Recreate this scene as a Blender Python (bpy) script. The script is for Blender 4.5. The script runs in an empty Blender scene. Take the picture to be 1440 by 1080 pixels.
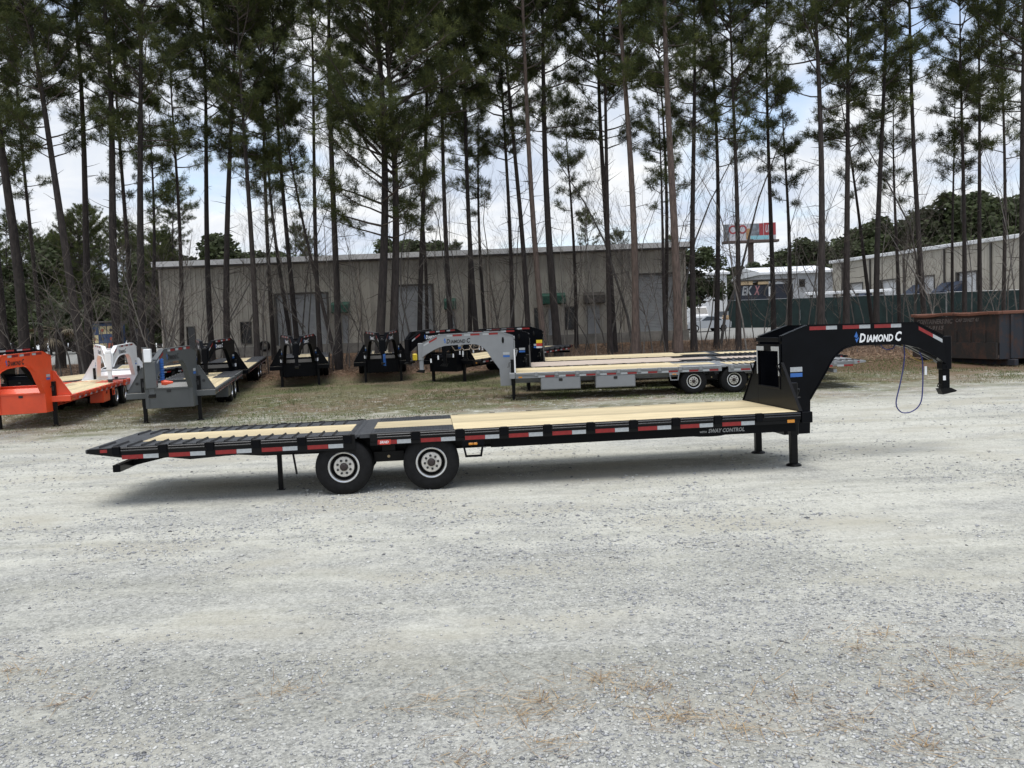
import bpy, math, random
import numpy as np
from mathutils import Vector, Matrix

random.seed(7)
RNG = np.random.default_rng(11)
scene = bpy.context.scene
COL = scene.collection

# ------------------------------------------------------------------ camera
F_PX, PITCH, ROLL, CAM_H = 1230.0, -0.0578, -0.0386, 2.36
_cp, _sp, _cr, _sr = math.cos(PITCH), math.sin(PITCH), math.cos(ROLL), math.sin(ROLL)
C_FW = Vector((0, _cp, _sp)); _up = Vector((0, -_sp, _cp)); _rt = Vector((1, 0, 0))
C_RT = _cr * _rt + _sr * _up; C_UP = -_sr * _rt + _cr * _up
C_O = Vector((0, 0, CAM_H))
cam_d = bpy.data.cameras.new('camera'); cam = bpy.data.objects.new('camera', cam_d); COL.objects.link(cam)
cam_d.sensor_fit = 'HORIZONTAL'; cam_d.sensor_width = 36.0; cam_d.lens = 36.0 * F_PX / 1440.0
cam_d.clip_start = 0.05; cam_d.clip_end = 5000
cam.matrix_world = Matrix((
    (C_RT.x, C_UP.x, -C_FW.x, C_O.x), (C_RT.y, C_UP.y, -C_FW.y, C_O.y),
    (C_RT.z, C_UP.z, -C_FW.z, C_O.z), (0, 0, 0, 1)))
scene.camera = cam

# ------------------------------------------------------------------ light
SUN_AZ, SUN_EL = math.radians(184), math.radians(77)     # azimuth from +Y towards +X
world = bpy.data.worlds.new('World'); scene.world = world; world.use_nodes = True
wn, wl = world.node_tree.nodes, world.node_tree.links
wn.clear()
def wnode(t, **k):
    n = wn.new(t)
    for a, b in k.items(): setattr(n, a, b)
    return n
w_out = wnode('ShaderNodeOutputWorld')
w_sky = wnode('ShaderNodeTexSky', sky_type='NISHITA', sun_disc=False)
w_sky.sun_elevation = SUN_EL; w_sky.sun_rotation = SUN_AZ
w_bg = wnode('ShaderNodeBackground'); w_bg.inputs[1].default_value = 0.11
wl.new(w_sky.outputs[0], w_bg.inputs[0])
w_tc = wnode('ShaderNodeTexCoord')
w_sep = wnode('ShaderNodeSeparateXYZ'); wl.new(w_tc.outputs['Generated'], w_sep.inputs[0])
def wmath(op, a, b):
    n = wnode('ShaderNodeMath', operation=op)
    for i, q in enumerate((a, b)):
        if isinstance(q, (int, float)): n.inputs[i].default_value = q
        else: wl.new(q, n.inputs[i])
    return n.outputs[0]
zz = wmath('ADD', wmath('MAXIMUM', w_sep.outputs[2], 0.0), 0.22)
w_cmb = wnode('ShaderNodeCombineXYZ')
wl.new(wmath('DIVIDE', w_sep.outputs[0], zz), w_cmb.inputs[0]); wl.new(wmath('DIVIDE', w_sep.outputs[1], zz), w_cmb.inputs[1])
w_n1 = wnode('ShaderNodeTexNoise'); w_n1.inputs['Scale'].default_value = 2.3; w_n1.inputs['Detail'].default_value = 9
w_n1.inputs['Roughness'].default_value = 0.55; w_n1.inputs['Distortion'].default_value = 0.6
w_n2 = wnode('ShaderNodeTexNoise'); w_n2.inputs['Scale'].default_value = 1.3; w_n2.inputs['Detail'].default_value = 7
w_map = wnode('ShaderNodeMapping'); w_map.inputs['Location'].default_value = (3.1, 1.7, 0.4)
wl.new(w_cmb.outputs[0], w_n1.inputs['Vector']); wl.new(w_cmb.outputs[0], w_map.inputs[0]); wl.new(w_map.outputs[0], w_n2.inputs['Vector'])
w_r1 = wnode('ShaderNodeValToRGB'); w_r1.color_ramp.elements[0].position = 0.36; w_r1.color_ramp.elements[1].position = 0.64
w_r1.color_ramp.elements[0].color = (0.66, 0.74, 0.88, 1); w_r1.color_ramp.elements[1].color = (0.99, 1.0, 1.0, 1)
wl.new(w_n1.outputs[0], w_r1.inputs[0])
w_r2 = wnode('ShaderNodeValToRGB'); w_r2.color_ramp.elements[0].position = 0.30; w_r2.color_ramp.elements[1].position = 0.47
wl.new(w_n2.outputs[0], w_r2.inputs[0])
w_cb = wnode('ShaderNodeBackground'); w_cb.inputs[1].default_value = 0.50
wl.new(w_r1.outputs[0], w_cb.inputs[0])
w_mix = wnode('ShaderNodeMixShader')
wl.new(w_r2.outputs[0], w_mix.inputs[0]); wl.new(w_bg.outputs[0], w_mix.inputs[1]); wl.new(w_cb.outputs[0], w_mix.inputs[2])
wl.new(w_mix.outputs[0], w_out.inputs[0])

sun_d = bpy.data.lights.new('sun', 'SUN'); sun_d.energy = 1.4; sun_d.angle = math.radians(42); sun_d.color = (1.0, 0.965, 0.91)
sun = bpy.data.objects.new('sun', sun_d); COL.objects.link(sun)
_sd = Vector((math.sin(SUN_AZ) * math.cos(SUN_EL), math.cos(SUN_AZ) * math.cos(SUN_EL), math.sin(SUN_EL)))
sun.rotation_euler = _sd.to_track_quat('Z', 'Y').to_euler()
sun.location = _sd * 60
vs = scene.view_settings
vs.view_transform = 'Standard'; vs.look = 'None'; vs.gamma = 1.0; vs.use_curve_mapping = False; vs.exposure = 1.05
scene.render.engine = 'CYCLES'
scene.cycles.max_bounces = 6; scene.cycles.transparent_max_bounces = 8
scene.cycles.use_adaptive_sampling = False; scene.cycles.use_denoising = True
scene.cycles.denoiser = 'OPENIMAGEDENOISE'; scene.cycles.denoising_input_passes = 'RGB_ALBEDO_NORMAL'; scene.cycles.denoising_prefilter = 'ACCURATE'

# ------------------------------------------------------------------ helpers
def ray(x, y):
    return C_FW + (x - 720) / F_PX * C_RT - (y - 540) / F_PX * C_UP
def at(x, y, Y):
    """point of the place seen at photo pixel (x, y) that lies Y metres ahead"""
    r = ray(float(x), float(y)); return C_O + r * (float(Y) / r.y)
def zg(x, y):
    a = 0.035 * 4 * np.logaddexp(0, (np.asarray(y, float) - 27) / 4)
    return a - 0.035 * 6 * np.logaddexp(0, (np.asarray(y, float) - 93) / 6)
def zgf(x, y): return float(zg(x, y))
def base_at(x, Y):
    """ground point at distance Y under picture column x (column read at eye level)"""
    p = at(x, 470 - (x - 720) * 0.0386, Y)
    return Vector((p.x, Y, zgf(p.x, Y)))

MATS = {}
def mat(name, col, rough=0.6, metal=0.0, var=0.0, vscale=6.0, bump=0.0, bscale=60.0, coat=0.0, spec=0.5, rand=0.0, trans=0.0, stretch=None, col2=None, ramp=(0.35, 0.65)):
    if name in MATS: return MATS[name]
    m = bpy.data.materials.new(name); m.use_nodes = True; MATS[name] = m
    nt = m.node_tree; N, L = nt.nodes, nt.links
    b = N['Principled BSDF']
    b.inputs['Roughness'].default_value = rough; b.inputs['Metallic'].default_value = metal
    b.inputs['Specular IOR Level'].default_value = spec
    if coat: b.inputs['Coat Weight'].default_value = coat; b.inputs['Coat Roughness'].default_value = 0.08
    c = (*col, 1)
    b.inputs['Base Color'].default_value = c
    vec = None
    if var or bump or col2:
        tc = N.new('ShaderNodeTexCoord'); vec = tc.outputs['Object']
        if stretch:
            mp = N.new('ShaderNodeMapping'); mp.inputs['Scale'].default_value = stretch
            L.new(vec, mp.inputs[0]); vec = mp.outputs[0]
        if rand:
            oi = N.new('ShaderNodeObjectInfo'); va = N.new('ShaderNodeVectorMath'); va.operation = 'ADD'
            sc_ = N.new('ShaderNodeVectorMath'); sc_.operation = 'SCALE'; sc_.inputs['Scale'].default_value = 37.0
            cb = N.new('ShaderNodeCombineXYZ')
            for i in range(3): L.new(oi.outputs['Random'], cb.inputs[i])
            L.new(cb.outputs[0], sc_.inputs[0]); L.new(vec, va.inputs[0]); L.new(sc_.outputs[0], va.inputs[1]); vec = va.outputs[0]
    src = None
    if var or col2:
        n = N.new('ShaderNodeTexNoise'); n.inputs['Scale'].default_value = vscale; n.inputs['Detail'].default_value = 6
        n.inputs['Roughness'].default_value = 0.62
        L.new(vec, n.inputs['Vector'])
        r = N.new('ShaderNodeValToRGB')
        r.color_ramp.elements[0].position = ramp[0]; r.color_ramp.elements[1].position = ramp[1]
        if col2: a, z = c, (*col2, 1)
        else:
            a = tuple(max(0, q * (1 - var)) for q in col) + (1,); z = tuple(min(1, q * (1 + var)) for q in col) + (1,)
        r.color_ramp.elements[0].color = a; r.color_ramp.elements[1].color = z
        L.new(n.outputs[0], r.inputs[0]); src = r.outputs[0]
    if rand:
        oi = N.new('ShaderNodeObjectInfo'); hs = N.new('ShaderNodeHueSaturation')
        mr = N.new('ShaderNodeMapRange'); mr.inputs['To Min'].default_value = 1 - rand; mr.inputs['To Max'].default_value = 1 + rand
        L.new(oi.outputs['Random'], mr.inputs['Value']); L.new(mr.outputs[0], hs.inputs['Value'])
        if src: L.new(src, hs.inputs['Color'])
        else: hs.inputs['Color'].default_value = c
        src = hs.outputs[0]
    if src: L.new(src, b.inputs['Base Color'])
    if bump:
        n2 = N.new('ShaderNodeTexNoise'); n2.inputs['Scale'].default_value = bscale; n2.inputs['Detail'].default_value = 4
        L.new(vec, n2.inputs['Vector'])
        bp = N.new('ShaderNodeBump'); bp.inputs['Strength'].default_value = bump; bp.inputs['Distance'].default_value = 0.02
        L.new(n2.outputs[0], bp.inputs['Height']); L.new(bp.outputs[0], b.inputs['Normal'])
    if trans:
        ts = N.new('ShaderNodeBsdfTranslucent'); mx = N.new('ShaderNodeMixShader'); mx.inputs[0].default_value = trans
        if src: L.new(src, ts.inputs[0])
        else: ts.inputs[0].default_value = c
        L.new(b.outputs[0], mx.inputs[1]); L.new(ts.outputs[0], mx.inputs[2]); L.new(mx.outputs[0], N['Material Output'].inputs[0])
    return m

class MB:
    """collects faces of ONE mesh"""
    def __init__(s): s.v, s.f, s.m = [], [], []
    def add(s, vs_, fs, mi=0):
        o = len(s.v); s.v += [tuple(q) for q in vs_]; s.f += [tuple(i + o for i in q) for q in fs]; s.m += [mi] * len(fs); return s
    def box(s, x0, x1, y0, y1, z0, z1, mi=0):
        return s.add([(x0,y0,z0),(x1,y0,z0),(x1,y1,z0),(x0,y1,z0),(x0,y0,z1),(x1,y0,z1),(x1,y1,z1),(x0,y1,z1)],
                     [(3,2,1,0),(4,5,6,7),(0,1,5,4),(1,2,6,5),(2,3,7,6),(3,0,4,7)], mi)
    def cbox(s, x0, x1, y0, y1, z0, z1, c=0.004, mi=0):
        vv = []; idx = {}
        X, Y, Z = (x0, x1), (y0, y1), (z0, z1)
        for i in (0, 1):
            for j in (0, 1):
                for k in (0, 1):
                    dx, dy, dz = (c if i == 0 else -c), (c if j == 0 else -c), (c if k == 0 else -c)
                    idx[i,j,k] = len(vv)
                    vv += [(X[i], Y[j]+dy, Z[k]+dz), (X[i]+dx, Y[j], Z[k]+dz), (X[i]+dx, Y[j]+dy, Z[k])]
        ff = []
        for a in range(3):
            for e in (0, 1):
                q = []
                for (p, r_) in ((0,0),(1,0),(1,1),(0,1)):
                    key = [0,0,0]; key[a] = e; key[(a+1)%3] = p; key[(a+2)%3] = r_
                    q.append(idx[tuple(key)] + a)
                ff.append(tuple(q if e else q[::-1]))
        for a in range(3):
            b, d = (a+1)%3, (a+2)%3
            for p in (0, 1):
                for r_ in (0, 1):
                    k0 = [0,0,0]; k1 = [0,0,0]; k0[a] = 0; k1[a] = 1; k0[b] = k1[b] = p; k0[d] = k1[d] = r_
                    i0, i1 = idx[tuple(k0)], idx[tuple(k1)]
                    q = (i0 + b, i1 + b, i1 + d, i0 + d)
                    ff.append(q if (p ^ r_) == 0 else q[::-1])
        for (i,j,k), o in idx.items():
            q = (o, o+1, o+2); ff.append(q if (i + j + k) % 2 == 1 else q[::-1])
        return s.add(vv, ff, mi)
    def prism(s, poly, fn, mi=0, a=0, b=1):
        """poly of (p, q); fn(p, q, t) -> xyz for the two caps t = a and t = b"""
        n = len(poly)
        vv = [fn(p, q, a) for p, q in poly] + [fn(p, q, b) for p, q in poly]
        ff = [tuple(range(n))[::-1], tuple(range(n, 2*n))] + [(i, (i+1) % n, n + (i+1) % n, n + i) for i in range(n)]
        return s.add(vv, ff, mi)
    def tube(s, pts, r, n=6, mi=0, cap=True):
        P = [Vector(p) for p in pts]; m = len(P)
        R = r if isinstance(r, (list, tuple)) else [r] * m
        vv, ff = [], []; prev = None
        for i in range(m):
            d = (P[min(i+1, m-1)] - P[max(i-1, 0)])
            if d.length < 1e-9: d = Vector((0, 0, 1))
            d.normalize()
            if prev is None:
                ref = Vector((0, 0, 1)) if abs(d.z) < 0.9 else Vector((1, 0, 0))
                a = d.cross(ref).normalized()
            else:
                a = (prev - d * prev.dot(d))
                a = a.normalized() if a.length > 1e-6 else d.orthogonal().normalized()
            prev = a; b = d.cross(a)
            for k in range(n):
                t = 2 * math.pi * k / n
                vv.append(P[i] + (a * math.cos(t) + b * math.sin(t)) * R[i])
        for i in range(m - 1):
            for k in range(n):
                ff.append((i*n + k, i*n + (k+1) % n, (i+1)*n + (k+1) % n, (i+1)*n + k))
        if cap: ff += [tuple(range(n))[::-1], tuple((m-1)*n + k for k in range(n))]
        return s.add(vv, ff, mi)
    def bar(s, p, q, w, h, mi=0):
        """rectangular bar from p to q"""
        p, q = Vector(p), Vector(q); d = (q - p).normalized()
        ref = Vector((0, 0, 1)) if abs(d.z) < 0.95 else Vector((1, 0, 0))
        a = d.cross(ref).normalized() * w / 2; b = d.cross(a).normalized() * h / 2
        vv = [p-a-b, p+a-b, p+a+b, p-a+b, q-a-b, q+a-b, q+a+b, q-a+b]
        return s.add(vv, [(0,1,2,3)[::-1],(4,5,6,7),(0,1,5,4),(1,2,6,5),(2,3,7,6),(3,0,4,7)], mi)
    def lathe(s, prof, n=24, fn=None, mi=0, close=False):
        """prof of (r, h); fn(a, b, h) -> xyz with a, b the radial plane"""
        fn = fn or (lambda a, b, h: (a, h, b))
        m = len(prof); vv = []
        for r, h in prof:
            for k in range(n):
                t = 2 * math.pi * k / n; vv.append(fn(r * math.cos(t), r * math.sin(t), h))
        ff = []
        for i in range(m if close else m - 1):
            j = (i + 1) % m
            for k in range(n): ff.append((i*n + k, i*n + (k+1) % n, j*n + (k+1) % n, j*n + k))
        return s.add(vv, ff, mi)
    def mesh(s, name, mats, smooth=None):
        me = bpy.data.meshes.new(name); me.from_pydata(s.v, [], s.f)
        for m in (mats if isinstance(mats, (list, tuple)) else [mats]): me.materials.append(m)
        me.polygons.foreach_set('material_index', s.m)
        if smooth:
            me.polygons.foreach_set('use_smooth', [True] * len(s.f)); me.set_sharp_from_angle(angle=math.radians(smooth))
        me.update(); return me
    def build(s, name, mats, parent=None, smooth=None, **kw):
        return link(name, s.mesh(name, mats, smooth), parent, **kw)

def link(name, me, parent=None, loc=None, rot=None, scale=None, label=None, cat=None, group=None, kind=None):
    o = bpy.data.objects.new(name, me); COL.objects.link(o)
    if parent is not None: o.parent = parent
    if loc is not None: o.location = loc
    if rot is not None: o.rotation_euler = rot
    if scale is not None: o.scale = scale
    if label: o['label'] = label
    if cat: o['category'] = cat
    if group: o['group'] = group
    if kind: o['kind'] = kind
    return o
def empty(name, loc=(0,0,0), rz=0, label=None, cat=None, group=None):
    o = link(name, None, None, loc, (0, 0, rz), None, label, cat, group); o.empty_display_size = 0.3; return o
def kids(o): return [c for c in COL.objects if c.parent == o]
def tree_map():
    d = {}
    for c in COL.objects:
        if c.parent is not None: d.setdefault(c.parent.name, []).append(c)
    return d
def copy_tree(o, remap=None, parent=None, tm=None, skip=()):
    tm = tm if tm is not None else tree_map()
    c = o.copy(); COL.objects.link(c); c.parent = parent
    if remap:
        for sl in c.material_slots:
            if sl.material and sl.material.name in remap:
                nm = MATS[remap[sl.material.name]]; sl.link = 'OBJECT'; sl.material = nm
    for ch in tm.get(o.name, []):
        if ch.get('tagx') in skip: continue
        copy_tree(ch, remap, c, tm, skip)
    return c
def tri_mesh(name, V, F, mats, mi=None, smooth=False):
    V = np.ascontiguousarray(V, dtype=np.float32); F = np.ascontiguousarray(F, dtype=np.int32); k = F.shape[1]
    me = bpy.data.meshes.new(name)
    me.vertices.add(len(V)); me.vertices.foreach_set('co', V.ravel())
    me.loops.add(F.size); me.loops.foreach_set('vertex_index', F.ravel())
    me.polygons.add(len(F)); me.polygons.foreach_set('loop_start', np.arange(0, F.size, k, dtype=np.int32))
    try: me.polygons.foreach_set('loop_total', np.full(len(F), k, dtype=np.int32))
    except Exception: pass
    for m in (mats if isinstance(mats, (list, tuple)) else [mats]): me.materials.append(m)
    if mi is not None: me.polygons.foreach_set('material_index', np.ascontiguousarray(mi, dtype=np.int32))
    if smooth: me.polygons.foreach_set('use_smooth', [True] * len(F))
    me.update(calc_edges=True); me.validate(); return me

_TXT = {}
def text_geo(s, size=1.0, shear=0.0, bold=0.0):
    """flat glyph outline faces of the default font: (verts, faces, width)"""
    key = (s, size, shear, bold)
    if key in _TXT: return _TXT[key]
    c = bpy.data.curves.new('lettering', 'FONT'); c.body = s; c.size = size; c.shear = shear; c.offset = bold; c.resolution_u = 2
    o = bpy.data.objects.new('lettering', c); COL.objects.link(o)
    dg = bpy.context.evaluated_depsgraph_get(); dg.update()
    me = bpy.data.meshes.new_from_object(o.evaluated_get(dg))
    vv = [tuple(v.co) for v in me.vertices]; ff = [tuple(p.vertices) for p in me.polygons]
    bpy.data.objects.remove(o); bpy.data.curves.remove(c); bpy.data.meshes.remove(me)
    x0 = min(v[0] for v in vv); x1 = max(v[0] for v in vv)
    vv = [(v[0] - x0, v[1], 0) for v in vv]
    _TXT[key] = (vv, ff, x1 - x0); return _TXT[key]
def add_text(mb, parts, width, height, fn, mi=0):
    """parts [(string, relative size)] set on one line, scaled to width x height; fn(a, b) -> xyz"""
    x = 0; allv = []
    for s_, sz in parts:
        if s_ == 'C': x += 0.16
        vv, ff, w = text_geo(s_, sz, 0.22, 0.034 * sz)
        allv.append(([(v[0] + x, v[1]) for v in vv], ff)); x += w + 0.10
    hmax = max(v[1] for vs_, _ in allv for v in vs_)
    for vs_, ff in allv:
        mb.add([fn(v[0] / x * width, v[1] / hmax * height) for v in vs_], ff, mi)

# ------------------------------------------------------------------ materials
mat('black_paint', (0.0025, 0.003, 0.0045), 0.30, spec=0.09, coat=0.035, var=0.25, vscale=3)
mat('charcoal_paint', (0.075, 0.082, 0.085), 0.42, coat=0.2, var=0.08, vscale=2)
mat('silver_paint', (0.225, 0.235, 0.245), 0.42, coat=0.2, var=0.06, vscale=2)
mat('orange_paint', (0.74, 0.075, 0.018), 0.38, coat=0.3, var=0.08, vscale=2)
mat('white_paint', (0.80, 0.81, 0.82), 0.4, coat=0.2, var=0.05, vscale=2)
mat('black_frame', (0.003, 0.003, 0.0035), 0.42, spec=0.2, var=0.3, vscale=5)
mat('deck_steel', (0.045, 0.048, 0.053), 0.5, var=0.25, vscale=9, bump=0.25, bscale=90)  # grey instead of black: the sky's reflection is put into the base colour
mat('cleat_steel', (0.010, 0.010, 0.011), 0.4)
mat('rub_steel', (0.010, 0.010, 0.012), 0.22, coat=0.4)
mat('pine_plank', (0.56, 0.465, 0.285), 0.66, var=0.24, vscale=5, stretch=(0.35, 9, 3), rand=0.22, bump=0.1, bscale=30)
mat('grey_plank', (0.48, 0.40, 0.33), 0.7, var=0.22, vscale=5, stretch=(0.35, 9, 3), rand=0.10, bump=0.1, bscale=30)
mat('red_tape', (0.25, 0.012, 0.012), 0.35, var=0.15, vscale=20)
mat('white_tape', (0.40, 0.42, 0.43), 0.35, var=0.08, vscale=20)
mat('white_print', (0.78, 0.79, 0.80), 0.4)
mat('black_print', (0.012, 0.012, 0.014), 0.45)
mat('blue_print', (0.03, 0.13, 0.42), 0.4)
mat('grey_print', (0.30, 0.31, 0.32), 0.4)
mat('amber_lens', (0.62, 0.24, 0.02), 0.25, coat=0.5)
mat('red_decal', (0.55, 0.05, 0.03), 0.4)
mat('yellow_print', (0.80, 0.60, 0.04), 0.45)
mat('tyre_rubber', (0.0065, 0.0065, 0.007), 0.72, spec=0.25, var=0.35, vscale=14, bump=0.15, bscale=120)
mat('rim_steel', (0.62, 0.62, 0.61), 0.30, metal=0.85, var=0.12, vscale=14)
mat('rim_dark', (0.035, 0.034, 0.033), 0.5, metal=0.4, var=0.3, vscale=20)  # rim steel painted darker for the shade down in the wheel dish
mat('hub_face', (0.66, 0.63, 0.57), 0.5, metal=0.15, var=0.15, vscale=20)
mat('hub_cap', (0.032, 0.022, 0.02), 0.5, var=0.4, vscale=40)
mat('dark_void', (0.004, 0.004, 0.004), 0.8)
mat('lug_steel', (0.05, 0.05, 0.05), 0.4, metal=0.6)
mat('blue_cable', (0.03, 0.035, 0.16), 0.45)
mat('chain_zinc', (0.42, 0.30, 0.10), 0.4, metal=0.7)
mat('brass', (0.42, 0.33, 0.2), 0.45, metal=0.6)

# ------------------------------------------------------------------ wheels
HW = 1.275          # half the deck width
def make_wheel_meshes():
    r, w = 0.43, 0.24
    b = MB()
    prof = [(0.236, 0.0), (0.29, -0.010), (0.36, -0.008), (0.395, 0.006), (0.418, 0.022), (0.43, 0.034)]
    y = 0.034
    for g in range(4):                       # four circumferential grooves
        y += 0.026; prof += [(0.43, y), (0.419, y + 0.004), (0.419, y + 0.014), (0.43, y + 0.018)]; y += 0.018
    prof += [(0.43, 0.206), (0.418, 0.218), (0.395, 0.234), (0.36, 0.248), (0.29, 0.25), (0.236, 0.24)]
    b.lathe(prof, 48, lambda a, c, h: (a, h, c))
    tyre = b.mesh('tyre', MATS['tyre_rubber'], 40)
    b = MB()
    b.lathe([(0.238, 0.012), (0.239, -0.006), (0.229, -0.014), (0.214, -0.008), (0.206, 0.012), (0.203, 0.03)], 40, lambda a, c, h: (a, h, c), 0)
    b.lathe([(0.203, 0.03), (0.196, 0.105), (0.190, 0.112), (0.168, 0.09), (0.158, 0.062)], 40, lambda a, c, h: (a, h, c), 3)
    b.lathe([(0.158, 0.062), (0.150, 0.047), (0.138, 0.043), (0.07, 0.043), (0.062, 0.03)], 40, lambda a, c, h: (a, h, c), 1)
    for k in range(10):                      # hand holes as near-black discs, their inner shade put into the colour
        t = 2 * math.pi * (k + 0.5) / 10; cx, cz = 0.181 * math.cos(t), 0.181 * math.sin(t)
        n = 8; ring = []
        for j in range(n):
            q = 2 * math.pi * j / n
            rr, tt = 0.013 * math.cos(q), 0.024 * math.sin(q)
            rad = 0.181 + rr
            ring.append((rad * math.cos(t + tt / 0.181), 0.0915 - 0.006 + (0.181 - rad) * -0.9 - 0.004, rad * math.sin(t + tt / 0.181)))
        b.add(ring, [tuple(range(n))[::-1]], 2)
    rim = b.mesh('rim', [MATS['rim_steel'], MATS['hub_face'], MATS['dark_void'], MATS['rim_dark']], 40)
    b = MB()
    b.lathe([(0.06, 0.045), (0.058, 0.006), (0.048, -0.006), (0.030, -0.010), (0.028, -0.02), (0.0, -0.02)], 20, lambda a, c, h: (a, h, c))
    hub = b.mesh('hub_cap', MATS['hub_cap'], 40)
    b = MB()
    for k in range(8):
        t = 2 * math.pi * k / 8 + 0.2; cx, cz = 0.103 * math.cos(t), 0.103 * math.sin(t)
        b.lathe([(0.020, 0.045), (0.019, 0.022), (0.010, 0.014), (0.0, 0.014)], 6, lambda a, c, h, cx=cx, cz=cz: (a + cx, h, c + cz))
    lug = b.mesh('lug_nuts', MATS['lug_steel'])
    return tyre, rim, hub, lug
TYRE, RIM, HUB, LUG = make_wheel_meshes()
def wheel(parent, u, y, side, spin=0.0, outer=True):
    """side -1 faces -y, +1 faces +y; y is the outer face"""
    t = link('tyre', TYRE, parent, (u, y, 0.43), (0, spin, 0 if side < 0 else math.pi))
    link('rim', RIM, t)
    if outer: link('hub_cap', HUB, t); link('lug_nuts', LUG, t)
    return t

CACHE = {}
def part(key, name, fn, mats, parent, loc=(0,0,0), smooth=None, rot=None):
    k = (key, tuple(m.name for m in mats))
    if k not in CACHE:
        b = MB(); fn(b); CACHE[k] = b.mesh(name, list(mats), smooth)
    return link(name, CACHE[k], parent, loc, rot)

NECK = [(5.90, 0.47), (5.90, 2.115), (6.38, 2.28), (8.44, 2.25), (8.97, 1.995), (9.02, 1.52), (8.87, 1.62), (8.66, 1.735), (8.46, 1.83),
        (8.22, 1.888), (7.79, 1.911), (7.24, 1.915), (7.12, 1.895), (7.03, 1.862), (6.94, 1.80), (6.85, 1.722), (6.77, 1.61), (6.70, 1.488), (6.40, 1.049), (6.38, 0.47)]
ARCH = NECK[5:19]

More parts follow.
